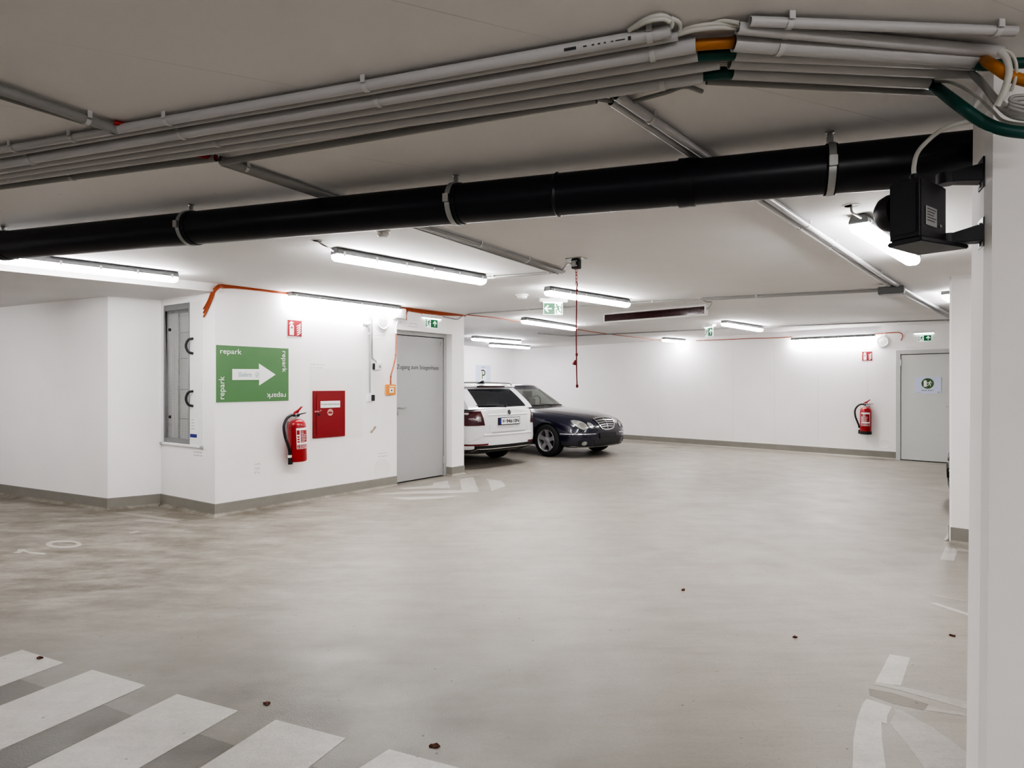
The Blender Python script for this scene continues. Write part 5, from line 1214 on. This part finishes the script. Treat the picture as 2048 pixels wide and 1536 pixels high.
def car(t, body, gh, paint, wheels, rear_dark, rear_in=.06):
    # ---- lower body with wheel arches
    o = subd(loft(body),3)
    for x,r in wheels:
        for s in (-1,1):
            c = MB(); c.tube([(x,s*.62,r-.01),(x,s*1.3,r-.01)],r+.045,40); co = c.build('c',M['black']); 
            md = o.modifiers.new('b','BOOLEAN'); md.operation='DIFFERENCE'; md.object=co; md.solver='EXACT'
    bm = evalbm(o)
    for q in [q for q in bpy.data.objects if q.name.startswith('c.') or q.name=='c']: bpy.data.objects.remove(q)
    bvh = BVHTree.FromBMesh(bm); b = finish(bm,'body',paint,t,40)
    b.data.materials.clear(); b.data.materials.append(paint)
    for p in b.data.polygons: p.material_index = 0
    # ---- cabin: pillars and roof, with openings for glass
    zb,zt,xfb,xft,xrb,xrt,wb,wt,bf,br,cap = gh
    def S(h):
        e = h**1.25; return xfb+(xft-xfb)*h, xrb+(xrt-xrb)*(h**1.15), wb+(wt-wb)*e, zb+(zt-zb)*(h**.96)
    def P(side,u,h):
        xf,xr,w,z = S(h); f = bf*(1-.3*h); r = br*(1-.3*h)
        if side=='F': y = w*(1-2*u); return V((xf-f*(abs(2*u-1)**2.2),y,z))
        if side=='B': y = -w*(1-2*u); return V((xr+r*(abs(2*u-1)**2.2),y,z))
        a,b_ = xf-f,xr+r; s = 1 if side=='L' else -1; uu = u
        if side=='L': x = a+(b_-a)*u
        else: x = a+(b_-a)*u
        return V((x,s*(w+.035*(1-(2*u-1)**2)),z))
    hs = [0,.07]+[.07+.81*k/6 for k in range(1,7)]+[.94,1.0]
    wins = {'F':[(.045,.955,'windshield','glass')],'B':[(rear_in,1-rear_in,'rear_window',rear_dark)]}
    wins['L'] = wins['R'] = gh_side
    cab = MB(); parts = {}
    for side in 'FBLR':
        us = sorted(set([0,1]+[x for w in wins[side] for x in w[:2]])); U=[]
        for a,b_ in zip(us[:-1],us[1:]):
            k = max(1,int((b_-a)*14)); U += [a+(b_-a)*j/k for j in range(k)]
        U.append(1)
        for i in range(len(U)-1):
            for j in range(len(hs)-1):
                um=(U[i]+U[i+1])/2; hm=(hs[j]+hs[j+1])/2
                q=[P(side,U[i],hs[j]),P(side,U[i+1],hs[j]),P(side,U[i+1],hs[j+1]),P(side,U[i],hs[j+1])]
                if side in 'R': q=q[::-1]
                tgt=cab
                if .07<hm<.90:
                    for a,b_,nm,g in wins[side]:
                        if a<um<b_: tgt=parts.setdefault((side,a,nm,g),MB())
                tgt.add(q,[(0,1,2,3)])
    # roof cap
    ring=[P('F',u/10,1) for u in range(10)]+[P('R',u/14,1) for u in range(14)]+[P('B',u/10,1) for u in range(10)]+[P('L',1-u/14,1) for u in range(14)]
    cx_=sum(p.x for p in ring)/len(ring); n=len(ring); o0=len(cab.v)
    levels=[(1,0),(.965,cap*.35),(.90,cap*.62),(.75,cap*.85),(.5,cap*.96),(.02,cap)]
    for k,dz in levels: cab.v += [V((cx_+(p.x-cx_)*k,p.y*k,p.z+dz)) for p in ring]
    for l in range(len(levels)-1):
        for i in range(n): cab.f.append((o0+l*n+i,o0+l*n+(i+1)%n,o0+(l+1)*n+(i+1)%n,o0+(l+1)*n+i))
    cab.f.append(tuple(o0+(len(levels)-1)*n+i for i in range(n)))
    cab.build('cabin',paint,t,smooth=50)
    for (side,a,nm,g),mb in parts.items(): mb.build(nm,M[g],t,smooth=60)
    # ---- interior seen through the glass
    it = MB(); z0 = zb+.012
    it.box(xrb+.45,xfb-.42,-wb*.86,wb*.86,z0-.1,z0+.012)
    it.build('interior_floor',M['interior'],t)
    for x,y in ((.02,.37),(.02,-.37),(-.85,.38),(-.85,-.38)):
        s = MB(); x+= (xfb+xrb)/2+.3; s.prismz([(x-.02,y-.23),(x+.10,y-.22),(x+.10,y+.22),(x-.02,y+.23)],zb-.05,zb+.18); s.box(x+.0,x+.09,y-.12,y+.12,zb+.21,zb+.36); s.box(x+.03,x+.045,y-.05,y+.05,zb+.17,zb+.23); s.build('seat',M['interior'],t,bevel=.03)
    d = MB(); d.box(xfb-.62,xfb-.30,-wb*.84,wb*.84,zb-.02,zb+.055); d.build('dashboard',M['interior'],t,bevel=.02)
    w = MB(); cx0=xfb-.72; w.tube([(cx0+.06*math.sin(q),.36+.18*math.cos(q),zb+.09+.16*math.sin(q)) for q in [2*PI*k/24 for k in range(25)]],.014,8); w.build('steering_wheel',M['interior'],t)
    # ---- wheels
    for x,r in wheels:
        for s in (-1,1):
            ax=V((0,s,0)); c=V((x,s*.665,r)); T=MB()
            T.lathe_axis(c,ax,[(r*.66,.0),(r*.9,.0),(r*.985,.02),(r,.05),(r,.17),(r*.985,.20),(r*.90,.222),(r*.70,.222),(r*.66,.205),(r*.64,.10)],44,close=True); tw=T.build('wheel',M['rubber'],t,smooth=40)
            R=MB(); R.lathe_axis(c,ax,[(r*.665,.20),(r*.685,.214),(r*.67,.222),(r*.635,.205),(r*.61,.12),(r*.60,.03),(r*.63,.03)],44,close=True)
            for k in range(5):
                an=2*PI*k/5+PI/2; e=V((math.cos(an),0,math.sin(an))); g=V((-math.sin(an),0,math.cos(an)))
                vs=[]
                for rr,wd,ya in ((.09,.25,.185),(.30,.15,.19),(.48,.16,.198),(.64,.27,.205)):
                    for yy in (ya,ya-.035):
                        for k_ in (-1,1): vs.append(c+e*(rr*r)+g*(wd*r*k_*.72)+ax*yy)
                fs=[]
                for l in range(3):
                    b_=l*4; fs+=[(b_,b_+1,b_+5,b_+4),(b_+2,b_+6,b_+7,b_+3),(b_,b_+4,b_+6,b_+2),(b_+1,b_+3,b_+7,b_+5)]
                fs+=[(0,2,3,1),(12,13,15,14)]; R.add(vs,fs)
            R.lathe_axis(c,ax,[(r*.20,.12),(r*.20,.185),(r*.16,.197),(0,.20)],24); R.build('rim',M['alloy'],tw,smooth=40)
            B=MB()
            for k in range(5):
                an=2*PI*k/5-PI/2; p=c+V((math.cos(an),0,math.sin(an)))*(r*.27)+ax*.172; B.lathe_axis(p,ax,[(.011,0),(.011,.012)],8)
            B.lathe_axis(c,ax,[(r*.58,.05),(r*.58,.09)],32); B.build('brake_disc',M['interior'],tw)
    return bvh,P
# ---- dark blue saloon
h1 = V((.70,-.71)).normalized(); ctr = V((1.90,12.42))-h1*2.41
ts = thing('saloon_car','dark blue saloon car parked nose out beside the white estate','car',(ctr.x,ctr.y,0),math.atan2(h1.y,h1.x),'parked cars')
gh_side = [(.10,.46,'side_window','glass'),(.50,.82,'side_window','glass')]
SB = [(-2.41,.32,.58,.36,.62,.52,.58,.80,.46,.88,.90),(-2.37,.26,.70,.30,.74,.52,.70,.86,.60,.945,.965),(-2.2,.22,.80,.27,.84,.56,.80,.90,.70,.985,1.0),(-1.8,.2,.86,.25,.895,.57,.86,.91,.76,.985,1.0),
 (-1.3,.18,.87,.24,.91,.57,.89,.90,.82,.965,.98),(-.7,.18,.88,.24,.91,.56,.89,.88,.83,.945,.955),(.2,.18,.88,.24,.91,.55,.89,.86,.83,.935,.945),(.8,.18,.88,.24,.91,.55,.89,.84,.81,.93,.962),
 (1.15,.18,.875,.24,.91,.54,.885,.82,.79,.905,.955),(1.56,.18,.87,.24,.91,.52,.875,.77,.74,.865,.92),(1.95,.18,.85,.22,.885,.50,.835,.71,.68,.81,.872),(2.2,.19,.77,.22,.82,.47,.76,.655,.60,.755,.815),
 (2.33,.20,.64,.23,.70,.45,.65,.61,.48,.70,.755),(2.40,.22,.46,.25,.52,.43,.47,.56,.38,.63,.66),(2.42,.28,.34,.30,.38,.42,.34,.50,.26,.54,.56)]
bvh,PS = car(ts,SB,(.925,1.385,.80,.07,-1.86,-1.22,.80,.60,.20,.16,.065),M['navy'],[(1.56,.325),(-1.294,.325)],'glass')
def ell(cy,cz,ry,rz,rot,n=26): return [(cy+ry*math.cos(q)*math.cos(rot)-rz*math.sin(q)*math.sin(rot), cz+ry*math.cos(q)*math.sin(rot)+rz*math.sin(q)*math.cos(rot)) for q in [2*PI*k/n for k in range(n)]]
for s in (-1,1):
    hl=proj(bvh,ell(s*.645,.650,.106,.082,s*.62),front,.006,.03,'headlight',M['lens'],ts)
    proj(bvh,ell(s*.635,.645,.045,.045,0,16),front,.010,.02,'lamp_bulb',M['chrome'],hl)
    line(bvh,ell(s*.645,.650,.109,.085,s*.62)+[ell(s*.645,.650,.109,.085,s*.62)[0]],.008,front,.007,'lamp_rim',M['seam'],hl)
    h2=proj(bvh,ell(s*.470,.637,.066,.050,s*.75),front,.006,.025,'headlight',M['lens'],ts)
    line(bvh,ell(s*.470,.637,.069,.053,s*.75)+[ell(s*.470,.637,.069,.053,s*.75)[0]],.007,front,.007,'lamp_rim',M['seam'],h2)
    fg=proj(bvh,ell(s*.63,.30,.048,.040,0,18),front,.007,.02,'fog_light',M['lens'],ts)
    line(bvh,[(s*.78,.245),(s*.35,.235)],.012,front,.006,'bumper_trim',M['chrome'],ts)
    ci=[(s*.68,.36),(s*.30,.37),(s*.26,.265),(s*.47,.255)]
    # side details on both flanks
    sd=sideR if s<0 else sideL
    for pts in ([(.66,.25),(.68,.55),(.72,.92)],[(-.36,.24),(-.36,.93)],[(-1.02,.45),(-.98,.62),(-1.25,.93)]): line(bvh,pts,.008,sd,.003,'door_gap',M['seam'],ts)
    line(bvh,[(-1.8,.50),(-.9,.485),(1.15,.475)],.022,sd,.005,'side_trim',M['chrome'] if 0 else M['seam'],ts)
    for x in (.1,-.85): line(bvh,[(x,.78),(x-.20,.785)],.028,sd,.018,'door_handle',M['navy'],ts)
    tl=proj(bvh,[(s*.45,.90),(s*.70,.88),(s*.75,.72),(s*.60,.66),(s*.42,.70)],rear,.006,.04,'tail_light',M['tail'],ts)
rad=radial(1.2,1)
line(bvh,[(-1.02,.475),(-.6,.478),(-.30,.478)],.020,rad,.008,'bumper_strip',M['chrome'],ts,.02); line(bvh,[(.30,.478),(.6,.478),(1.02,.475)],.020,rad,.008,'bumper_strip',M['chrome'],ts,.02)
# grille
G=[(-.30,.752),(-.16,.770),(0,.775),(.16,.770),(.30,.752),(.245,.645),(.19,.575),(.10,.553),(0,.548),(-.10,.553),(-.19,.575),(-.245,.645)]
gr=proj(bvh,G,front,.006,.035,'grille',M['black'],ts)
line(bvh,G+[G[0]],.020,front,.014,'grille_frame',M['chrome'],gr,.02)
for k in range(4):
    z=.722-.040*k; wv=.275-.03*k; line(bvh,[(-wv,z),(0,z+.012),(wv,z)],.010,front,.011,'grille_slat',M['chrome'],gr)
line(bvh,[(0,.765),(0,.553)],.012,front,.014,'grille_slat',M['chrome'],gr)
for L_ in ([(2.22,.30),(1.6,.44),(.95,.66)],[(2.22,-.30),(1.6,-.44),(.95,-.66)]): pass
for s in (-1,1): line(bvh,[(2.19,s*.47),(1.9,s*.60),(1.4,s*.70),(.72,s*.775)],.009,top,.003,'bonnet_gap',M['seam'],ts)
lo=proj(bvh,[(-.44,.355),(.44,.355),(.40,.255),(-.40,.255)],front,.005,.04,'air_intake',M['black'],ts)
for s in (-1,1): proj(bvh,[(s*.74,.345),(s*.64,.35),(s*.64,.26),(s*.70,.26)],front,.005,.03,'air_intake',M['black'],ts)
line(bvh,[(-.72,.238),(-.3,.228),(.3,.228),(.72,.238)],.012,front,.012,'lower_lip',M['chrome'],ts)
nx=max(bvh.ray_cast(V((4,y,.43)),V((-1,0,0)))[0].x for y in (0,.2,-.2))
pl=MB(); pl.box(nx-.01,nx+.014,-.262,.262,.375,.485); plo=pl.build('number_plate',M['black'],ts,bevel=.004); plo['label']='covered dark number plate'
pl=MB(); pl.box(nx+.013,nx+.0155,-.245,.245,.39,.47); pl.build('plate_film',mat('dark film',(.022,.022,.024),.35,noise=.5,scale=30),plo)
st=MB(); hz_=bvh.ray_cast(V((2.13,0,3)),V((0,0,-1)))[0]; st.tube([hz_,hz_+V((0,0,.02))],.012,10); st.build('bonnet_badge',M['chrome'],ts)
line(bvh,[(.70,-.74),(.80,-.37),(.83,0),(.80,.37),(.70,.74)],.06,top,.006,'cowl',M['black'],ts)
for y0_,y1_ in ((.50,-.10),(-.08,-.62)):
    wp=MB(); wp.tube([(.78,y0_,.985),(.71,(y0_+y1_)/2,.995),(.66,y1_,1.01)],.009,8); wp.build('wiper',M['black'],ts)
# ---- white estate car
hw_ = V((-.733,.68)).normalized(); rc = V((-.06,11.0)); LEN=2.335; ctr = rc+hw_*LEN
te = thing('estate_car','white estate car seen from behind, half hidden by the stair wall','car',(ctr.x,ctr.y,0),math.atan2(hw_.y,hw_.x),'parked cars')
gh_side = [(.11,.40,'side_window','glassdark'),(.43,.68,'side_window','glassdark'),(.71,.93,'side_window','glassdark')]
EB = [(-2.345,.36,.42,.40,.48,.56,.46,.82,.42,1.00,1.03),(-2.325,.32,.58,.36,.64,.55,.62,.84,.57,1.02,1.045),(-2.25,.28,.74,.33,.80,.55,.775,.86,.72,1.02,1.045),(-2.08,.24,.855,.30,.885,.55,.87,.88,.80,1.0,1.02),
 (-1.7,.2,.88,.26,.905,.56,.895,.90,.84,.985,1.0),(-1.26,.18,.88,.24,.907,.56,.895,.90,.84,.98,.99),(-.5,.18,.88,.24,.907,.55,.89,.89,.84,.965,.975),(.5,.18,.88,.24,.907,.55,.89,.87,.83,.95,.965),
 (1.0,.18,.875,.24,.905,.54,.885,.83,.79,.93,.975),(1.43,.18,.87,.24,.90,.52,.87,.78,.74,.88,.94),(1.8,.19,.83,.23,.86,.5,.81,.70,.66,.80,.87),(2.05,.21,.72,.24,.76,.48,.70,.62,.56,.70,.76),(2.15,.24,.55,.27,.60,.46,.55,.56,.45,.62,.66),(2.17,.28,.42,.32,.46,.45,.42,.52,.34,.55,.57)]
bvh,PE = car(te,EB,(1.015,1.405,1.02,.22,-2.275,-1.82,.815,.71,.22,.10,.055),M['carwhite'],[(1.425,.325),(-1.26,.325)],'glassdark',.125)
sp=MB(); r1=[PE('B',u/12,.97) for u in range(13)]; r2=[PE('B',u/12,1.0)+V((.20,0,.040)) for u in range(13)]
bk=[p+V((-.085+.02*abs(i-6)/6,0,.004)) for i,p in enumerate(r1)]; bk2=[p+V((0,0,.016)) for p in bk]
m=13; sp.add(r1+bk+bk2+r2,[(l*m+i,l*m+i+1,(l+1)*m+i+1,(l+1)*m+i) for l in range(3) for i in range(m-1)]+[(0,m,2*m,3*m),(m-1,4*m-1,3*m-1,2*m-1)]); sp.build('roof_spoiler',M['carwhite'],te,smooth=50)
bl=MB(); q=[bk[i].lerp(bk2[i],.5) for i in range(3,10)]; bl.add([p+V((-.004,0,-.016)) for p in q]+[p+V((-.004,0,.012)) for p in q],[(i,i+1,8+i,7+i) for i in range(6)]); bl.build('brake_light',mat('brake lamp dark',(.02,.003,.004),.3,noise=.1),te)
rg=MB(); pts=[bvh.ray_cast(V((-4,y,.915)),V((1,0,0)))[0] for y in [-.50+.05*i for i in range(21)]]; rg.tube([p+V((.025,0,0)) for p in pts],.032,14); rg.build('tailgate_ridge',M['carwhite'],te,smooth=60)
rg=MB(); pts=[bvh.ray_cast(V((-4,y,.575)),V((1,0,0)))[0] for y in [-.60+.05*i for i in range(25)]]; rg.tube([p+V((.026,0,0)) for p in pts],.036,14); rg.build('bumper_ridge',M['carwhite'],te,smooth=60)
rad=radial(-1.2,-1)
for s in (-1,1):
    tl=proj(bvh,[(s*.53,.985),(s*.80,.965),(s*1.16,.93),(s*1.12,.80),(s*.72,.735),(s*.475,.745),(s*.495,.86)],rad,.007,.05,'tail_light',M['tail'],te); tl['label']='dark red tail light with clear c-shaped insert'
    proj(bvh,[(s*.535,.895),(s*.57,.90),(s*.60,.865),(s*.70,.872),(s*.69,.845),(s*.61,.825),(s*.57,.80),(s*.53,.81)],rad,.011,.03,'lamp_insert',M['tailw'],tl)
    line(bvh,[(s*.84,.93),(s*.50,.78),(s*.66,.76)],.014,rad,.011,'lamp_insert',M['tail'],tl)
    proj(bvh,[(s*.42,.435),(s*.88,.425),(s*.92,.395),(s*.42,.405)],rad,.007,.04,'reflector',M['tail'] if 0 else mat('reflector red',(.13,.004,.010),.2,noise=.1,coat=1),te)
    line(bvh,[(s*.70,.46),(s*.40,.60),(s*.395,.74)],.006,rad,.004,'tailgate_gap',M['inklight'],te)
    line(bvh,[(s*.44,.99),(s*.40,1.02)],.006,rad,.004,'tailgate_gap',M['inklight'],te)
    ex=proj(bvh,[(s*.36,.292),(s*.52,.295),(s*.62,.275),(s*.58,.252),(s*.36,.255)],rad,.012,.03,'exhaust_trim',M['black'],te)
    E_=[(s*.36,.295),(s*.52,.298),(s*.63,.276),(s*.58,.250),(s*.36,.252),(s*.36,.295)]; line(bvh,E_,.009,rad,.016,'exhaust_rim',M['chrome'],te)
    rl=MB(); rl.tube(spline([(.15,s*.60,1.43),(.05,s*.61,1.465),(-.9,s*.625,1.482),(-1.70,s*.62,1.462),(-1.84,s*.62,1.42)],8),.013,10); rl.build('roof_rail',M['zinc'],te)
    mr=MB(); mr.prismz([(.72,s*.86),(.80,s*.88),(.78,s*1.0),(.68,s*1.02),(.66,s*.90)],.96,1.08); mr.build('mirror',M['carwhite'],te,bevel=.025,seg=3)
    sd=sideR if s<0 else sideL
    for pts in ([(.92,.25),(.95,.94)],[(-.15,.25),(-.15,.96)],[(-1.02,.40),(-1.25,.97)]): line(bvh,pts,.008,sd,.003,'door_gap',M['seam'],te)
line(bvh,[(-.36,.60),(0,.598),(.36,.60)],.008,rad,.004,'tailgate_gap',M['inklight'],te)
proj(bvh,[(-.36,.625),(.36,.625),(.36,.606),(-.36,.606)],rad,.005,.04,'bumper_step',M['inklight'],te)
line(bvh,[(-.62,.375),(-.56,.375),(0,.37),(.56,.375),(.62,.375)],.05,rad,.006,'diffuser',M['black'],te)
proj(bvh,[(-.98,.30),(-.66,.335),(-.56,.372),(.56,.372),(.66,.335),(.98,.30),(.98,.272),(.6,.24),(-.6,.24),(-.98,.272)],rad,.006,.05,'rear_diffuser',M['black'],te)
line(bvh,[(-.66,.315),(-.56,.345),(0,.343),(.56,.345),(.66,.315)],.008,rad,.010,'diffuser_trim',M['chrome'],te)
# number plate, badge, rear wiper
rx=min(bvh.ray_cast(V((-4,y,z)),V((1,0,0)))[0].x for y in (0,.2,-.2) for z in (.80,.72,.88))
pl=MB(); pl.box(rx-.020,rx+.02,-.275,.275,.735,.865); po=pl.build('number_plate',M['black'],te,bevel=.004); po['label']='white number plate with dark characters in a black frame'
pl=MB(); pl.box(rx-.0225,rx-.019,-.258,.258,.748,.855); pp=pl.build('plate_face',M['white'],po)
pl=MB(); pl.box(rx-.0235,rx-.022,.215,.258,.748,.855); pl.build('blue_band',M['blue'],po)
tx=text('W',  'characters',M['ink'],po,-.165,.801,h=.072,w=.055,y=0,depth=.0006,bold=.004); ty=text('94610N','characters',M['ink'],po,.075,.801,h=.072,w=.33,y=0,depth=.0006,bold=.004)
cr=MB(); cr.disc(-.117,.801,.020,-.0006,.0006,16); co=cr.build('crest',M['whitem'],po)
for q in (tx,ty,co):   # viewed from behind the car: local x of the text runs towards -y of the car
    for v in q.data.vertices: x,y,z=v.co; v.co=(rx-.0235+y,-x,z)
for y in (.13,-.13): 
    pass
rb=MB(); zc=.955; xb=bvh.ray_cast(V((-4,0,zc)),V((1,0,0)))[0].x
rb.lathe_axis((xb+.004,0,zc),(-1,0,.12),[(.046,0),(.046,.008),(.040,.012)],24); bo=rb.build('badge',M['chrome'],te)
rb=MB(); rb.lathe_axis((xb-.006,0,zc+.001),(-1,0,.12),[(.038,0),(.038,.003)],24); rb.build('badge_field',M['black'],bo)
rb=MB()
for k in range(3):
    rb.add([(xb-.011,.018-.012*k,zc-.022+.010*k),(xb-.011,.008-.012*k,zc-.026+.012*k),(xb-.011,-.014-.004*k,zc+.016+.006*k),(xb-.011,-.004-.004*k,zc+.020+.005*k)],[(0,1,2,3)])
rb.build('badge_wing',M['chrome'],bo)
wp=MB(); a_=PE('B',.5,.10)+V((-.02,0,0)); b_=PE('B',.90,.16)+V((-.02,0,0)); wp.tube([a_,a_.lerp(b_,.5)+V((-.012,0,.012)),b_],.014,8,r1=.007); wp.lathe_axis(a_+V((.01,0,0)),(-1,0,.2),[(.03,0),(.03,.02),(.02,.035)],16); wp.build('rear_wiper',M['black'],te)
af=MB(); af.prism([(-1.50,1.455),(-1.72,1.452),(-1.705,1.515),(-1.66,1.505),(-1.60,1.475)],-.018,.018); af.build('antenna_fin',M['black'],te,bevel=.006)
# ---- another dark car, almost wholly behind the far column
h3 = V((-.83,.56)).normalized(); lat = V((.56,.83)).normalized(); nose = V((4.70,6.55))+lat*.80+V((.0,.12)); c3_ = nose-h3*2.41
dup(ts,(c3_.x,c3_.y,0),math.atan2(h3.y,h3.x),'dark car almost wholly hidden behind the far right column')

# ------------------------------------------------------------------ camera and world
cam = bpy.data.cameras.new('camera'); co = bpy.data.objects.new('camera',cam); COL.objects.link(co)
co.location = CAM; co.rotation_euler = (PI/2,0,0); cam.sensor_width = 36; cam.sensor_fit = 'HORIZONTAL'; cam.lens = FPX/2048*36; cam.clip_start = .02
bpy.context.scene.camera = co
w = bpy.data.worlds.new('world'); bpy.context.scene.world = w; w.use_nodes = True
w.node_tree.nodes['Background'].inputs['Color'].default_value = (.8,.82,.85,1); w.node_tree.nodes['Background'].inputs['Strength'].default_value = .15
sc = bpy.context.scene; sc.view_settings.view_transform = 'AgX'; sc.view_settings.look = 'AgX - High Contrast'; sc.view_settings.exposure = EXPO
sc.cycles.max_bounces = 8; sc.cycles.diffuse_bounces = 6; sc.cycles.use_adaptive_sampling = True; sc.cycles.adaptive_threshold = .015; sc.cycles.glossy_bounces = 4; sc.cycles.transparent_max_bounces = 12
sc.cycles.sample_clamp_indirect = 6; sc.cycles.use_denoising = True; sc.cycles.caustics_reflective = False; sc.cycles.caustics_refractive = False
